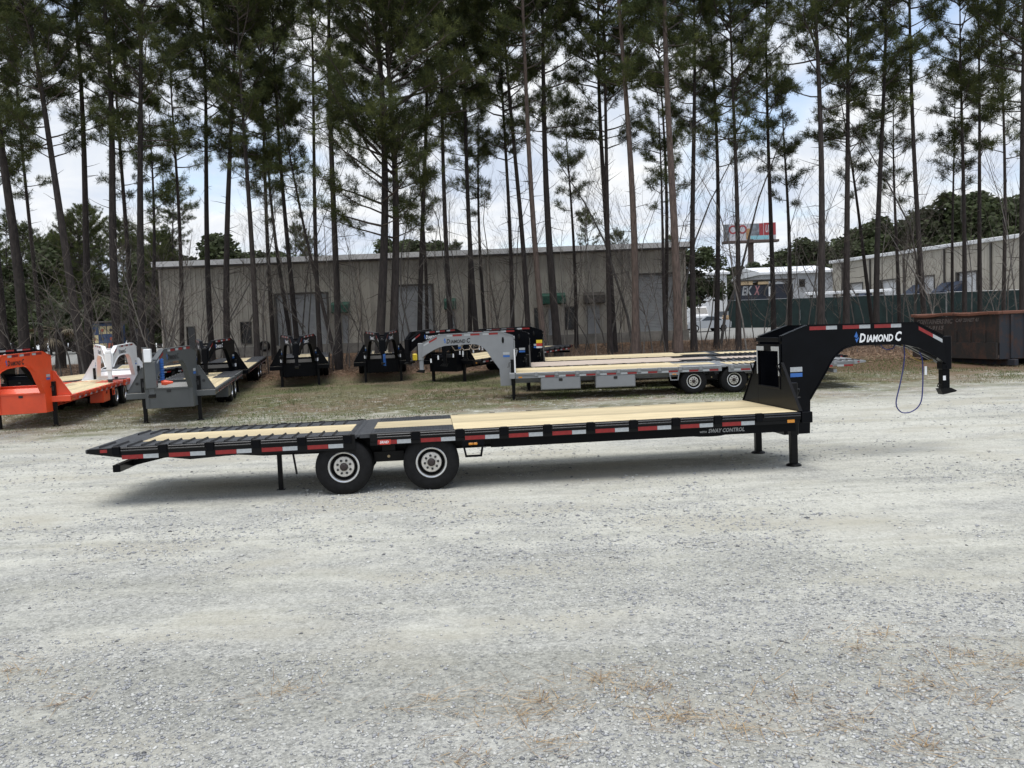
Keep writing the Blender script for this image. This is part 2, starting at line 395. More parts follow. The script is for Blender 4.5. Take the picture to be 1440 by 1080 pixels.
def gooseneck(root, gh=0.48, paint='black_paint', hero=False, plank='pine_plank', RE=-5.02, letter='white_print', deck_dark=True):
    P = MATS[paint]; FR = MATS['black_frame'] if paint == 'black_paint' else P
    J0, J1, WB, UH = -1.11, -0.89, 0.39, 5.87
    tag = ('g', gh, RE)
    def pt(key, name, fn, mats, loc=(0,0,0), smooth=None, rot=None, par=None):
        return part((tag, key), name, fn, mats, par or root, loc, smooth, rot)
    # --- frame
    for s in (-1, 1):
        def beam(b, s=s):
            y = s * 0.58
            b.box(J0, 5.9, y - 0.012, y + 0.012, 0.575, 0.775); b.cbox(J0, 5.9, y - 0.07, y + 0.07, 0.555, 0.575); b.cbox(J0, 5.9, y - 0.07, y + 0.07, 0.775, 0.795)
            for q in range(9): b.box(0.7 + q * 0.6, 0.712 + q * 0.6, y - 0.068, y + 0.068, 0.575, 0.775)
        pt(('beam', s), 'main_beam', beam, (FR,))
        def rail(b, s=s):
            y0, y1 = sorted((s * 1.205, s * 1.25)); b.cbox(J1, UH + 0.02, y0, y1, 0.795, 0.926, 0.006)
            y0, y1 = sorted((s * 1.10, s * 1.25)); b.box(J1, UH, y0, y1, 0.745, 0.7949)
        pt(('rail', s), 'side_rail', rail, (FR,))
        def dove(b, s=s):
            y0, y1 = s * 1.205, s * 1.25
            poly = [(RE, 0.846), (RE, 0.902), (-4.4, 0.918), (J0 - 0.005, 0.926), (J0 - 0.005, 0.70), (-2.9, 0.715), (-3.55, 0.685), (-3.94, 0.742), (-4.41, 0.742)]
            b.prism(poly, lambda p, q, t: (p, y0 + (y1 - y0) * t, q))
            poly2 = [(RE + 0.3, 0.80), (RE + 0.3, 0.87), (J0 - 0.005, 0.87), (J0 - 0.005, 0.58), (-2.6, 0.60)]
            b.prism(poly2, lambda p, q, t: (p, s * (0.55 + 0.06 * t), q))
        pt(('dove', s), 'dovetail_beam', dove, (FR,))
    for q in range(12):
        u = 0.75 + q * 0.46
        pt('cross', 'crossmember', lambda b: b.cbox(-0.04, 0.04, -1.10, 1.10, 0.80, 0.88), (FR,), (u, 0, 0))
    for q in range(6):
        pt('cross2', 'crossmember', lambda b: b.cbox(-0.04, 0.04, -1.19, 1.19, 0.80, 0.862), (FR,), (RE + 0.55 + q * 0.62, 0, 0))
    # --- rails, pockets, tape
    ks = [-0.2 + 0.675 * i for i in range(-1, 9)]
    us = [u for u in [-4.6 + 0.675 * i for i in range(5)]] + ks[1:]
    n_r = int((-4.6 - RE) / 0.675)
    us = [-4.6 - 0.675 * (i + 1) for i in range(n_r)][::-1] + us
    edges = sorted(us + [-1.22])
    for s in (-1, 1):
        for u in edges:
            pt('pocket', 'stake_pocket', lambda b: b.cbox(-0.055, 0.055, -0.028, 0.03, 0.80, 0.934, 0.008), (P,), (u, s * 1.255, 0))
        spans = [(a + 0.075, c - 0.075) for a, c in zip(edges[:-1], edges[1:]) if not (a < -1.2 and c > -0.9)] + [(edges[-1] + 0.075, UH)] + [(-0.78, -0.275)]
        for a, c in spans:
            L_ = round(c - a, 3)
            def bars(b, L_=L_):
                for z in (0.866, 0.902): b.tube([(-L_/2, 0, z), (L_/2, 0, z)], 0.013, 8)
            pt(('bars', L_), 'rub_rail', bars, (MATS['rub_steel'] if paint == 'black_paint' else P,), ((a + c) / 2, s * 1.266, 0), 60)
            if L_ < 0.45 : continue
            dz = -0.02 if c < -1.2 else 0.0
            u0 = a + 0.0
            if c > 5.6: continue
            f_ = -0.004 if s > 0 else 0.0
            pt(('rt', L_), 'red_reflector', lambda b, L_=L_: b.cbox(0, L_ * 0.58, -0.002, 0.004, 0.757, 0.819, 0.0008), (MATS['red_tape'],), (u0, s * 1.254 + f_, dz))
            pt(('wt', L_), 'white_reflector', lambda b, L_=L_: b.cbox(L_ * 0.585, L_, -0.002, 0.004, 0.757, 0.819, 0.0008), (MATS['white_tape'],), (u0, s * 1.254 + f_, dz))
        pt('tail_ref', 'red_reflector', lambda b: b.cbox(0, 0.1, -0.002, 0.004, 0.848, 0.893, 0.0008), (MATS['red_tape'],), (RE + 0.19, s * 1.254 - (0.004 if s > 0 else 0), 0))
    # --- decking
    n = 10; w = 2.42 / n
    for i in range(n):
        yc = -1.21 + w * (i + 0.5)
        pt('plankA', 'plank', lambda b: b.cbox(WB, UH - 0.02, -w/2 + 0.006, w/2 - 0.006, 0.884, 0.93, 0.005), (MATS[plank],), (0, yc, 0))
    n = 4; w2 = 1.06 / n
    for i in range(n):
        yc = -0.53 + w2 * (i + 0.5)
        pt('plankB', 'plank', lambda b: b.cbox(J1 + 0.02, WB - 0.006, -w2/2 + 0.006, w2/2 - 0.006, 0.884, 0.93, 0.004), (MATS[plank],), (0, yc, 0))
        pt('plankC', 'plank', lambda b: b.cbox(-4.45, J0 - 0.12, -w2/2 + 0.003, w2/2 - 0.003, 0.872, 0.915, 0.004), (MATS[plank],), (0, yc, 0))
    TD = MATS['deck_steel'] if paint in ('black_paint', 'charcoal_paint') else P
    for s in (-1, 1):
        y0, y1 = sorted((s * 0.534, s * 1.204))
        def treadB(b, y0=y0, y1=y1):
            b.cbox(J1 + 0.02, WB - 0.004, y0, y1, 0.90, 0.931)
            for i in range(26):
                for j in range(9):
                    u = J1 + 0.06 + i * 0.047 + (0.02 if j % 2 else 0); y = y0 + 0.05 + j * 0.072
                    b.bar((u - 0.013, y - 0.010, 0.932), (u + 0.013, y + 0.010, 0.932), 0.009, 0.006)
        pt(('trB', s), 'tread_plate', treadB, (TD,))
        pt(('trC', s), 'tread_plate', lambda b, y0=y0, y1=y1: b.cbox(RE + 0.02, J0 - 0.12, y0, y1, 0.888, 0.913), (TD,))
        ncl = int((J0 - 0.15 - (RE + 0.14)) / 0.2)
        for i in range(ncl):
            def cl(b, y0=y0, y1=y1):
                b.prism([(-0.018, 0.913), (0.018, 0.913), (0.005, 0.941), (-0.005, 0.941)], lambda p, q, t: (p, (y0 + 0.01) + (y1 - y0 - 0.02) * t, q))
            pt(('cl', s), 'cleat', cl, (MATS['cleat_steel'],), (RE + 0.17 + i * 0.2, 0, 0))
    pt('endplate', 'tail_plate', lambda b: (b.cbox(RE + 0.02, -4.455, -0.53, 0.53, 0.885, 0.912), b.cbox(RE - 0.02, RE + 0.02, -1.25, 1.25, 0.845, 0.905, 0.008)), (TD, ))
    def hinge(b):
        b.cbox(J0 - 0.115, J0 + 0.02, -1.2, 1.2, 0.86, 0.917); b.cbox(J0 + 0.06, J1 + 0.015, -1.2, 1.2, 0.86, 0.926)
        b.tube([(J0 + 0.04, -1.2, 0.90), (J0 + 0.04, 1.2, 0.90)], 0.022, 8)
        for i in range(12): b.cbox(J0 - 0.09, J0 - 0.03, -1.1 + i * 0.19, -1.03 + i * 0.19, 0.917, 0.926, 0.002)
    pt('hinge', 'hinge_plate', hinge, (TD,))
    pt('bumper', 'rear_bumper', lambda b: b.cbox(-4.68, -4.57, -1.22, 1.22, 0.545, 0.652, 0.008), (P,))
    for s in (-1, 1):
        pt(('bb', s), 'bumper_bracket', lambda b, s=s: b.prism([(-4.57, 0.56), (-4.57, 0.645), (-4.05, 0.76), (-3.5, 0.76), (-3.62, 0.70), (-4.1, 0.655)], lambda p, q, t: (p, s * (0.62 + 0.05 * t), q)), (P,))
    # --- axles and wheels
    sp = 0.0
    for k, u in enumerate((0.02, -1.31)):
        for s in (-1, 1):
            wheel(root, u, s * 1.185, s, 0.3 + 0.5 * k + s); wheel(root, u, s * 0.90, s, 0.1, False)
        pt('axle', 'axle', lambda b: (b.tube([(0, -1.0, 0.43), (0, 1.0, 0.43)], 0.062, 10), b.cbox(-0.1, 0.1, -0.62, -0.5, 0.36, 0.5), b.cbox(-0.1, 0.1, 0.5, 0.62, 0.36, 0.5)), (MATS['black_frame'],), (u, 0, 0))
    for s in (-1, 1):
        def hang(b, s=s):
            y0, y1 = sorted((s * 0.76, s * 0.86))
            b.cbox(-0.87, -0.40, y0, y1, 0.44, 0.60); b.cbox(-0.74, -0.53, y0, y1, 0.601, 0.795)
            y0, y1 = sorted((s * 0.55, s * 0.66)); b.cbox(-1.7, 0.42, y0, y1, 0.46, 0.555)
        pt(('hang', s), 'suspension_hanger', hang, (MATS['black_frame'],))
        pt(('bolt', s), 'pivot_bolt', lambda b, s=s: b.lathe([(0.0, -0.012), (0.022, -0.012), (0.024, 0.0)], 12, lambda a, c, h: (a - 0.64, s * (0.865 - h), c + 0.52)), (MATS['brass'],))
        def step(b, s=s):
            y0, y1 = sorted((s * 1.235, s * 1.252))
            b.cbox(0.50, 0.84, y0, y1, 0.662, 0.7447)
            yc = s * 1.2435
            for a, c in (((0.525, 0.665), (0.555, 0.505)), ((0.815, 0.665), (0.785, 0.505)), ((0.54, 0.505), (0.80, 0.505))):
                b.bar((a[0], yc, a[1]), (c[0], yc, c[1]), 0.03, 0.03)
        pt(('step', s), 'marker_step', step, (P,))
        pt(('stepl', s), 'amber_marker', lambda b, s=s: (b.cbox(0.60, 0.665, s*1.252 - 0.008, s*1.252 + 0.008, 0.675, 0.71, 0.006), b.cbox(0.672, 0.735, s*1.252 - 0.008, s*1.252 + 0.008, 0.675, 0.71, 0.006)), (MATS['amber_lens'],))
        pt(('flamp', s), 'amber_marker', lambda b, s=s: b.cbox(5.66, 5.78, s*1.252 - 0.006, s*1.252 + 0.006, 0.757, 0.807, 0.003), (MATS['amber_lens'],))
        # rear stabiliser and the jacks in front
        if s < 0: pt(('stab', s), 'stabiliser_leg', lambda b, s=s: (b.cbox(-2.43, -2.36, s*0.40 - 0.035, s*0.40 + 0.035, 0.02, 0.72), b.box(-2.46, -2.33, s*0.40 - 0.06, s*0.40 + 0.06, 0.0, 0.02)), (MATS['black_frame'],))
        if s < 0: pt(('flap', s), 'hanging_strap', lambda b, s=s: b.bar((-2.10, s * 0.95, 0.72), (-2.05, s * 0.95, 0.33), 0.07, 0.02), (MATS['black_frame'],))
        jk = pt(('jack', s), 'landing_jack', lambda b, s=s: (b.cbox(5.895, 6.005, s*0.78 - 0.055, s*0.78 + 0.055, 0.03, 0.72, 0.006), b.cbox(5.885, 6.02, s*0.78 - 0.066, s*0.78 + 0.066, 0.50, 1.36, 0.008)), (MATS['black_frame'],))
        pt(('foot', s), 'foot_plate', lambda b, s=s: b.lathe([(0.0, 0.035), (0.07, 0.035), (0.115, 0.018), (0.125, 0.006), (0.125, -0.01), (0, -0.01)], 16, lambda a, c, h: (a + 5.95, c + s*0.78, h)), (MATS['black_frame'],), par=jk, smooth=30)
        pt(('crank', s), 'crank_handle', lambda b, s=s: b.tube([(6.02, s*0.78, 1.25), (6.07, s*0.78, 1.25), (6.08, s*0.66, 1.10), (6.14, s*0.66, 1.10)], 0.011, 6), (MATS['cleat_steel'],), par=jk)
        pt(('jlab', s), 'jack_label', lambda b, s=s: b.box(6.0205, 6.0225, s*0.78 - 0.03, s*0.78 + 0.03, 1.08, 1.22), (MATS['white_print'],), par=jk)
    # --- headboard and neck
    pt('fbeam', 'front_beam', lambda b: b.cbox(UH + 0.022, UH + 0.20, -HW, HW, 0.745, 0.92, 0.008), (P,))
    for s in (-1, 1):
        def guss(b, s=s):
            poly = [(1.262, 0.928), (gh + 0.03, 0.928), (gh + 0.03, 1.70), (gh + 0.10, 1.66)]
            b.prism(poly, lambda p, q, t: (UH + 0.002 + 0.016 * t, s * p, q))
            b.bar((UH + 0.01, s * 1.262, 0.93), (UH + 0.01, s * (gh + 0.09), 1.68), 0.05, 0.022)
            b.tube([(UH - 0.03, s * (gh + 0.16), 1.45), (UH - 0.09, s * (gh + 0.12), 1.64), (UH - 0.02, s * (gh + 0.06), 1.66)], 0.013, 6)
        pt(('guss', s), 'headboard_gusset', guss, (P,))
        pt(('ww', s), 'white_reflector', lambda b, s=s: (b.cbox(UH - 0.016, UH - 0.012, s*(gh - 0.002) - 0.02, s*(gh - 0.002) + 0.02, 1.46, 1.95, 0.0008), b.cbox(UH - 0.016, UH - 0.012, s*(gh - 0.17) - 0.145, s*(gh - 0.17) + 0.145, 1.875, 1.95, 0.0008)), (MATS['white_tape'],))
        neck_c = lambda u, s=s: s * (gh - (u - 5.9) / 3.1 * (gh - 0.085))
        def nb(b, s=s):
            b.prism(NECK, lambda p, q, t: (p, neck_c(p) + s * (-0.05 + 0.10 * t), q), a=(0 if s > 0 else 1), b=(1 if s > 0 else 0))
        nk = pt(('neck', s), 'neck_beam', nb, (P,))
        def fl(b, s=s):
            m = len(ARCH); vv = []; ff = []
            for (u, z) in ARCH:
                for (dy, dz) in ((-0.068, 0.004), (0.068, 0.004), (0.068, -0.014), (-0.068, -0.014)):
                    vv.append((u, neck_c(u) + dy, z + dz))
            for i in range(m - 1):
                for k in range(4): ff.append((i*4 + k, i*4 + (k+1) % 4, (i+1)*4 + (k+1) % 4, (i+1)*4 + k))
            b.add(vv, ff)
            b.prism([(5.9, 2.115), (6.38, 2.28), (8.44, 2.25), (8.97, 1.995), (8.97, 2.007), (8.443, 2.263), (6.378, 2.293), (5.893, 2.126)], lambda p, q, t: (p, neck_c(p) + (-0.066 + 0.132 * t), q))
        pt(('flange', s), 'neck_flange', fl, (P,), par=nk)
        on = lambda u, z, s=s, off=0.0: (u, neck_c(u) + s * (0.05 + off), z)
        def strip(b, u0, u1, z0, z1, h, s=s):
            q = [on(u0, z0 - h, off=0.003), on(u1, z1 - h, off=0.003), on(u1, z1, off=0.003), on(u0, z0, off=0.003)]
            b.add(q, [(0, 1, 2, 3) if s < 0 else (3, 2, 1, 0)])
            b.add([on(u0, z0 - h, off=0.0005), on(u1, z1 - h, off=0.0005), on(u1, z1, off=0.0005), on(u0, z0, off=0.0005)], [(3, 2, 1, 0) if s < 0 else (0, 1, 2, 3)])
        for i, (a, m_, c, za, zc) in enumerate(((6.41, 6.715, 6.92, 2.262, 2.258), (7.026, 7.339, 7.549, 2.257, 2.252), (7.626, 7.944, 8.143, 2.250, 2.244), (8.483, 8.761, 8.948, 2.185, 1.945))):
            zm = za + (zc - za) * (m_ - a) / (c - a)
            pt(('nr', s, i), 'red_reflector', lambda b: strip(b, a, m_, za, zm, 0.062), (MATS['red_tape'],), par=nk)
            pt(('nw', s, i), 'white_reflector', lambda b: strip(b, m_, c, zm, zc, 0.062), (MATS['white_tape'],), par=nk)
        def lett(b, s=s):
            def f(a, h):
                u = (7.335 + a) if s < 0 else (8.16 - a); z = 1.957 + h + (-0.008 if s < 0 else 0.008) * (a - 0.41)
                return on(u, z, off=0.004)
            add_text(b, [('D', 1.0), ('IAMOND', 0.80), ('C', 1.08)], 0.83, 0.16, f)
            if s > 0: b.f = [q for q in b.f]
        pt(('let', s), 'lettering', lett, (MATS[letter],), par=nk)
        def emb(b, s=s):
            c_u = 7.285 if s < 0 else 8.21
            for pts in ([(-0.045, 0.005), (0, 0.09), (0.025, 0.01), (0.0, -0.02)], [(0.005, -0.035), (0.03, -0.005), (0.04, -0.02), (0.0, -0.10), (-0.03, -0.03)]):
                q = [on(c_u + p * (1 if s < 0 else -1), 2.052 + z, off=0.004) for p, z in pts]
                b.add(q, [tuple(range(len(q)))])
        pt(('emb', s), 'emblem', emb, (MATS['blue_print'],), par=nk)
        def badge(b, s=s):
            u0, u1 = (6.04, 6.26)
            for (z0, z1, mi) in ((1.43, 1.495, 0), (1.515, 1.595, 1)):
                b.add([on(u0, z0, off=0.004), on(u1, z0, off=0.004), on(u1, z1, off=0.004), on(u0, z1, off=0.004)], [(0,1,2,3)], mi)
        pt(('badge', s), 'badge', badge, (MATS['blue_print'], MATS['white_tape']), par=nk)
    def hb(b):
        b.cbox(UH + 0.003, UH + 0.018, -gh - 0.028, gh + 0.028, 0.928, 1.235, 0.002)
        b.cbox(UH - 0.01, UH + 0.025, -gh - 0.028, gh + 0.028, 1.236, 1.268)
        b.cbox(UH - 0.01, UH + 0.025, -gh - 0.028, gh + 0.028, 1.87, 1.985); b.cbox(UH - 0.02, UH + 0.025, -gh - 0.028, gh + 0.028, 2.03, 2.10)
        for s in (-1, 1): b.cbox(UH - 0.01, UH + 0.024, s*gh - 0.028, s*gh + 0.028, 1.269, 1.869)
    pt('hb', 'headboard', hb, (P,))
    def tb(b):
        g = gh - 0.062
        b.cbox(5.93, 6.36, -g, g, 0.46, 1.02, 0.006)
    bx = pt('tbox', 'neck_toolbox', tb, (P,))
    pt('tlid', 'lid', lambda b: b.prism([(5.93, 1.022), (6.385, 1.022), (6.385, 1.07), (6.26, 1.20), (5.93, 1.20)], lambda p, q, t: (p, (gh - 0.066) * (2*t - 1), q)), (P,), par=bx)
    pt('tlatch', 'latch', lambda b: b.cbox(6.36, 6.374, -0.07, 0.05, 0.93, 1.0), (MATS['cleat_steel'],), par=bx)
    def ntop(b):
        b.prism([(7.6, 1), (8.9, 1), (8.9, -1), (7.6, -1)], lambda p, q, t: (p, q * (gh - (p - 5.9) / 3.1 * (gh - 0.085) - 0.055), 1.99 + 0.02 * t))
    pt('ntop', 'neck_plate', ntop, (P,))
    cp = pt('coup', 'coupler_tube', lambda b: (b.cbox(8.975, 9.15, -0.09, 0.09, 1.41, 1.99, 0.01), b.cbox(8.99, 9.125, -0.068, 0.068, 1.07, 1.4099, 0.008), b.lathe([(0, -0.1), (0.022, -0.1), (0.024, -0.09)], 10, lambda a, c, h: (a + 9.06, h, c + 1.455))), (P,))
    pt('ball', 'ball_coupler', lambda b: (b.prism([(8.94, 1.075), (9.14, 1.085), (9.25, 1.03), (9.225, 1.01), (9.08, 0.985), (8.99, 0.97)], lambda p, q, t: (p, -0.075 + 0.15 * t, q)), b.tube([(8.94, -0.08, 1.09), (8.88, -0.08, 1.12), (8.90, -0.08, 1.17), (8.95, -0.08, 1.14)], 0.010, 6)), (MATS['black_frame'],), par=cp)
    pt('clabel', 'label', lambda b: b.box(8.995, 9.045, -0.0725, -0.0685, 1.22, 1.30), (MATS['white_print'],), par=cp)
    return root

def lay_on_ground(root, x, y, heading, u0=-0.65, u1=5.95):
    """root origin above the front axle, facing heading, tilted with the ground"""
    c, s = math.cos(heading), math.sin(heading)
    za, zb = zgf(x + c*u0, y + s*u0), zgf(x + c*u1, y + s*u1)
    pit = math.atan2(zb - za, u1 - u0)
    zl, zr = zgf(x - s*1.0, y + c*1.0), zgf(x + s*1.0, y - c*1.0)
    rol = math.atan2(zl - zr, 2.0)
    root.rotation_mode = 'XYZ'
    root.rotation_euler = (rol, -pit, heading)
    root.location = (x, y, za - math.tan(pit) * u0)

# ------------------------------------------------------------------ the trailer in front
HX, HY, HYAW = -1.2928, 13.2509, 0.0927
hero = empty('gooseneck_trailer', label='long black flatbed trailer on white gravel with red and white reflectors and dual wheels', cat='trailer', group='gooseneck trailers on the lot')
gooseneck(hero, 0.48, 'black_paint', True)
hero.location = (HX - math.sin(HYAW) * HW, HY + math.cos(HYAW) * HW, 0.0); hero.rotation_euler = (0, -0.0032, HYAW)
TM0 = None
def hero_extras(root):
    b = MB()
    def f(a, h): return (4.42 + a, -1.104, 0.648 + h)
    add_text(b, [('SWAY', 1.0), ('CONTROL', 1.0)], 0.60, 0.062, f)
    b.build('lettering', MATS['grey_print'], root)
    b = MB(); add_text(b, [('WITH', 1.0)], 0.12, 0.03, lambda a, h: (4.28 + a, -1.104, 0.65 + h)); b.build('lettering', MATS['grey_print'], root)
    # lettering sits on a web plate of the near beam
    b = MB(); b.box(0.95, 5.86, -1.102, -1.098, 0.602, 0.7445); b.build('beam_cover', MATS['black_paint'], root)
    b = MB(); b.prism([(-0.775, 0.828), (-0.745, 0.752), (-0.585, 0.752), (-0.575, 0.828)], lambda p, q, t: (p, -1.2545 - 0.003 * t, q)); d = b.build('decal', MATS['red_decal'], root)
    b = MB(); add_text(b, [('5RHD', 1.0)], 0.14, 0.038, lambda a, h: (-0.745 + a, -1.2582, 0.772 + h)); b.build('lettering', MATS['white_print'], d)
    # spare lying flat under the deck
    s = link('spare_tyre', TYRE, root, (4.65, -0.18, 0.52), (math.pi/2, 0, 0)); link('rim', RIM, s)
    # cable loop, chain, tag
    pts = []
    key = [(8.287, 1.90), (8.30, 1.70), (8.27, 1.45), (8.20, 1.15), (8.135, 0.90), (8.15, 0.78), (8.22, 0.70), (8.31, 0.68), (8.42, 0.70), (8.53, 0.77), (8.60, 0.90), (8.625, 1.15), (8.63, 1.40), (8.62, 1.62), (8.55, 1.78)]
    for i in range(len(key) - 1):
        p0, p1, p2, p3 = key[max(i-1, 0)], key[i], key[i+1], key[min(i+2, len(key)-1)]
        for j in range(5):
            t = j / 5
            pts.append(tuple(0.5 * ((2*p1[k]) + (-p0[k] + p2[k]) * t + (2*p0[k] - 5*p1[k] + 4*p2[k] - p3[k]) * t*t + (-p0[k] + 3*p1[k] - 3*p2[k] + p3[k]) * t**3) for k in (0, 1)))
    b = MB(); b.tube([(u, -0.06, z) for u, z in pts], 0.011, 6); b.build('breakaway_cable', MATS['blue_cable'], root, 60)
    b = MB(); b.tube([(7.85, -0.1, 1.91), (7.88, -0.1, 1.84), (7.97, -0.1, 1.80), (8.07, -0.1, 1.82), (8.12, -0.1, 1.90)], 0.010, 6); b.build('cable_loop', MATS['blue_cable'], root, 60)
    b = MB()
    cpts = []
    for i in range(33):
        t = i / 32; u = 8.29 + 0.63 * t; z = 1.88 - 0.28 * t - 0.62 * t * (1 - t) * (1.3 - 0.6 * t); cpts.append(Vector((u, 0.0, z)))
    for i in range(32):
        a, c = cpts[i], cpts[i+1]; m_ = (a + c) / 2; d = (c - a).normalized(); e = Vector((0, 1, 0)) if i % 2 else d.cross(Vector((0, 1, 0)))
        ring = [m_ + d * 0.019 * math.cos(q) + e * 0.012 * math.sin(q) for q in [2*math.pi*k/8 for k in range(9)]]
        b.tube(ring, 0.0045, 4, cap=False)
    b.build('safety_chain', MATS['chain_zinc'], root)
    b = MB(); b.cbox(8.655, 8.70, -0.075, -0.072, 1.33, 1.48, 0.0008); b.build('hang_tag', MATS['white_print'], root)
    b = MB(); b.bar((8.40, -0.05, 1.86), (8.86, -0.05, 1.60), 0.09, 0.05); b.bar((8.45, 0.05, 1.83), (8.88, 0.05, 1.58), 0.05, 0.06); b.build('wiring_conduit', MATS['cleat_steel'], root)
    b = MB(); b.tube([(5.99, -0.56, 1.33), (6.0, -0.56, 1.24)], 0.03, 8); b.cbox(6.03, 6.10, -0.548, -0.540, 1.25, 1.285); b.build('crank_clip', MATS['white_tape'], root)
hero_extras(hero)

# ------------------------------------------------------------------ the other trailers
proto = empty('gooseneck_trailer', label='x', cat='trailer', group='gooseneck trailers on the lot')
gooseneck(proto, 0.72, 'black_paint')
TM = tree_map()
PAINT = {
    'charcoal': {'black_paint': 'charcoal_paint', 'black_frame': 'black_frame', 'white_print': 'black_print', 'rub_steel': 'charcoal_paint'},
    'orange': {'black_paint': 'orange_paint', 'white_print': 'black_print', 'rub_steel': 'orange_paint', 'deck_steel': 'orange_paint'},
    'white': {'black_paint': 'white_paint', 'white_print': 'black_print', 'rub_steel': 'white_paint', 'deck_steel': 'white_paint'},
    'black': None,
}
FRAMEY = {'main_beam', 'side_rail', 'dovetail_beam', 'crossmember'}
def place(src, tm, paint, x, y, heading, label, extra=None):
    rm = PAINT.get(paint)
    o = copy_tree(src, rm, None, tm)
    o['label'] = label; o['category'] = 'trailer'; o['group'] = 'gooseneck trailers on the lot'
    if rm:
        for ch in [c for c in COL.objects if c.parent == o and c.name.split('.')[0] in FRAMEY]:
            for sl in ch.material_slots: sl.link = 'OBJECT'; sl.material = MATS[rm['black_paint']]
    lay_on_ground(o, x, y, heading)
    if extra: extra(o)
    return o
def from_jacks(mx, my, hd):
    return mx - math.cos(hd) * 5.95, my - math.sin(hd) * 5.95
def side_box(root, u, y, paint, n='underbody_toolbox', w=0.95):
    s = 1 if y > 0 else -1
    b = MB(); y0, y1 = sorted((y, y - s * 0.42)); b.cbox(u, u + w, y0, y1, 0.34, 0.742, 0.008); t = b.build(n, MATS[paint], root)
    b = MB(); y0, y1 = sorted((y + s * 0.001, y + s * 0.016)); b.cbox(u + 0.03, u + w - 0.03, y0, y1, 0.365, 0.725, 0.004); b.build('door_panel', MATS[paint], t)
    b = MB(); y0, y1 = sorted((y + s * 0.018, y + s * 0.030)); b.cbox(u + w/2 - 0.06, u + w/2 + 0.06, y0, y1, 0.62, 0.71, 0.01); b.build('latch', MATS['cleat_steel'], t)

hd8 = math.atan2(-0.977, 0.215)
x, y = from_jacks(-10.3, 26.45, hd8)
def ex8(o):
    b = MB(); b.cbox(9.02, 9.2, -0.13, 0.05, 1.95, 2.30, 0.01); b.build('jockey_box', MATS['white_paint'], o)
    b = MB(); b.cbox(8.95, 9.17, -0.14, 0.14, 1.25, 1.96, 0.01); b.build('coupler_sleeve', MATS['charcoal_paint'], o)
    b = MB()
    b.tube([(8.72 + 0.055 * math.cos(q * 0.9), 0.22 + 0.055 * math.sin(q * 0.9), 2.0 - 0.0065 * q) for q in range(90)], 0.017, 5)
    b.build('coiled_air_hose', MATS['blue_print'], o, 60)
    b = MB(); b.lathe([(0, -0.14), (0.06, -0.13), (0.075, -0.03), (0.05, 0.05), (0.03, 0.16), (0, 0.17)], 12, lambda a, c, h: (8.75 + a, 0.33 + h, 1.36 + c)); b.build('hose_cover', MATS['orange_paint'], o, 40)
    side_box(o, 1.0, 1.23, 'charcoal_paint'); side_box(o, 1.0, -1.23, 'charcoal_paint')
    b = MB()
    for s in (-1, 1):
        b.lathe([(0, 0), (0.05, 0), (0.05, 0.01)], 6, lambda a, c, h: (6.02 - h, s * 0.95 + a, 1.2 + c))
    b.build('corner_emblem', MATS['black_print'], o)
place(proto, TM, 'charcoal', x, y, hd8, 'charcoal grey flatbed trailer with coiled blue hose hanging on its neck', ex8)

hd11 = math.atan2(-0.98, 0.20); x, y = from_jacks(-14.6, 26.25, hd11)
def ex11(o):
    side_box(o, 1.2, 1.23, 'orange_paint'); side_box(o, 1.2, -1.23, 'orange_paint')
place(proto, TM, 'orange', x, y, hd11, 'bright orange flatbed trailer with black lettering on its neck', ex11)
p = base_at(163, 34.5); hd = math.atan2(-0.99, 0.36); x, y = from_jacks(p.x, p.y, hd)
def ex10(o):
    b = MB(); b.cbox(8.98, 9.15, -0.1, 0.1, 1.99, 2.12, 0.02); b.build('neck_cap', MATS['white_paint'], o)
place(proto, TM, 'white', x, y, hd, 'white flatbed trailer parked behind the orange and charcoal trailers', ex10)
p = base_at(303, 36.5); hd = math.atan2(-0.98, 0.20); x, y = from_jacks(p.x, p.y, hd)
place(proto, TM, 'black', x, y, hd, 'black flatbed trailer right behind the charcoal grey trailer')
p = base_at(38, 33.5); hd = math.atan2(-0.96, -0.28); x, y = from_jacks(p.x, p.y, hd)
place(proto, TM, 'black', x, y, hd, 'low black flatbed trailer seen through the orange neck')
p = base_at(420, 38.3); hd = math.atan2(-0.98, 0.20); x, y = from_jacks(p.x, p.y, hd)
place(proto, TM, 'black', x, y, hd, 'black trailer nose-on beside the leafless saplings, without a yellow tag')
p = base_at(537, 38.9); hd = math.atan2(-0.99, 0.15); x, y = from_jacks(p.x, p.y, hd)
def ex6(o):
    b = MB(); b.cbox(6.1, 6.25, 1.32, 1.52, 0.9, 1.2, 0.03); b.build('yellow_tag', MATS['yellow_print'], o)
    b = MB(); b.cbox(5.95, 6.1, 1.0, 1.42, 0.78, 0.9, 0.02); b.build('side_winch', MATS['black_frame'], o)
    b = MB()
    b.tube([(9.16 + 0.03 * math.cos(q * 0.9), 0.06 + 0.05 * math.sin(q * 0.9), 1.4 - 0.006 * q) for q in range(80)], 0.014, 5)
    b.build('coiled_hose', MATS['blue_print'], o, 60)
place(proto, TM, 'black', x, y, hd, 'black trailer nose-on with a yellow tag on its side', ex6)
p = base_at(629, 37.8); hd = math.atan2(-0.89, -0.45); x, y = from_jacks(p.x, p.y, hd)
def ex5(o):
    b = MB(); b.cbox(6.36, 6.40, 0.42, 0.60, 1.2, 1.55, 0.02); b.build('yellow_tag', MATS['yellow_print'], o)
place(proto, TM, 'black', x, y, hd, 'black trailer with bright pine deck behind the silver neck', ex5)
for c in [c for c in COL.objects if c.parent == proto or (c.parent and c.parent.parent == proto)]: bpy.data.objects.remove(c)
bpy.data.objects.remove(proto)     # the source was only a pattern

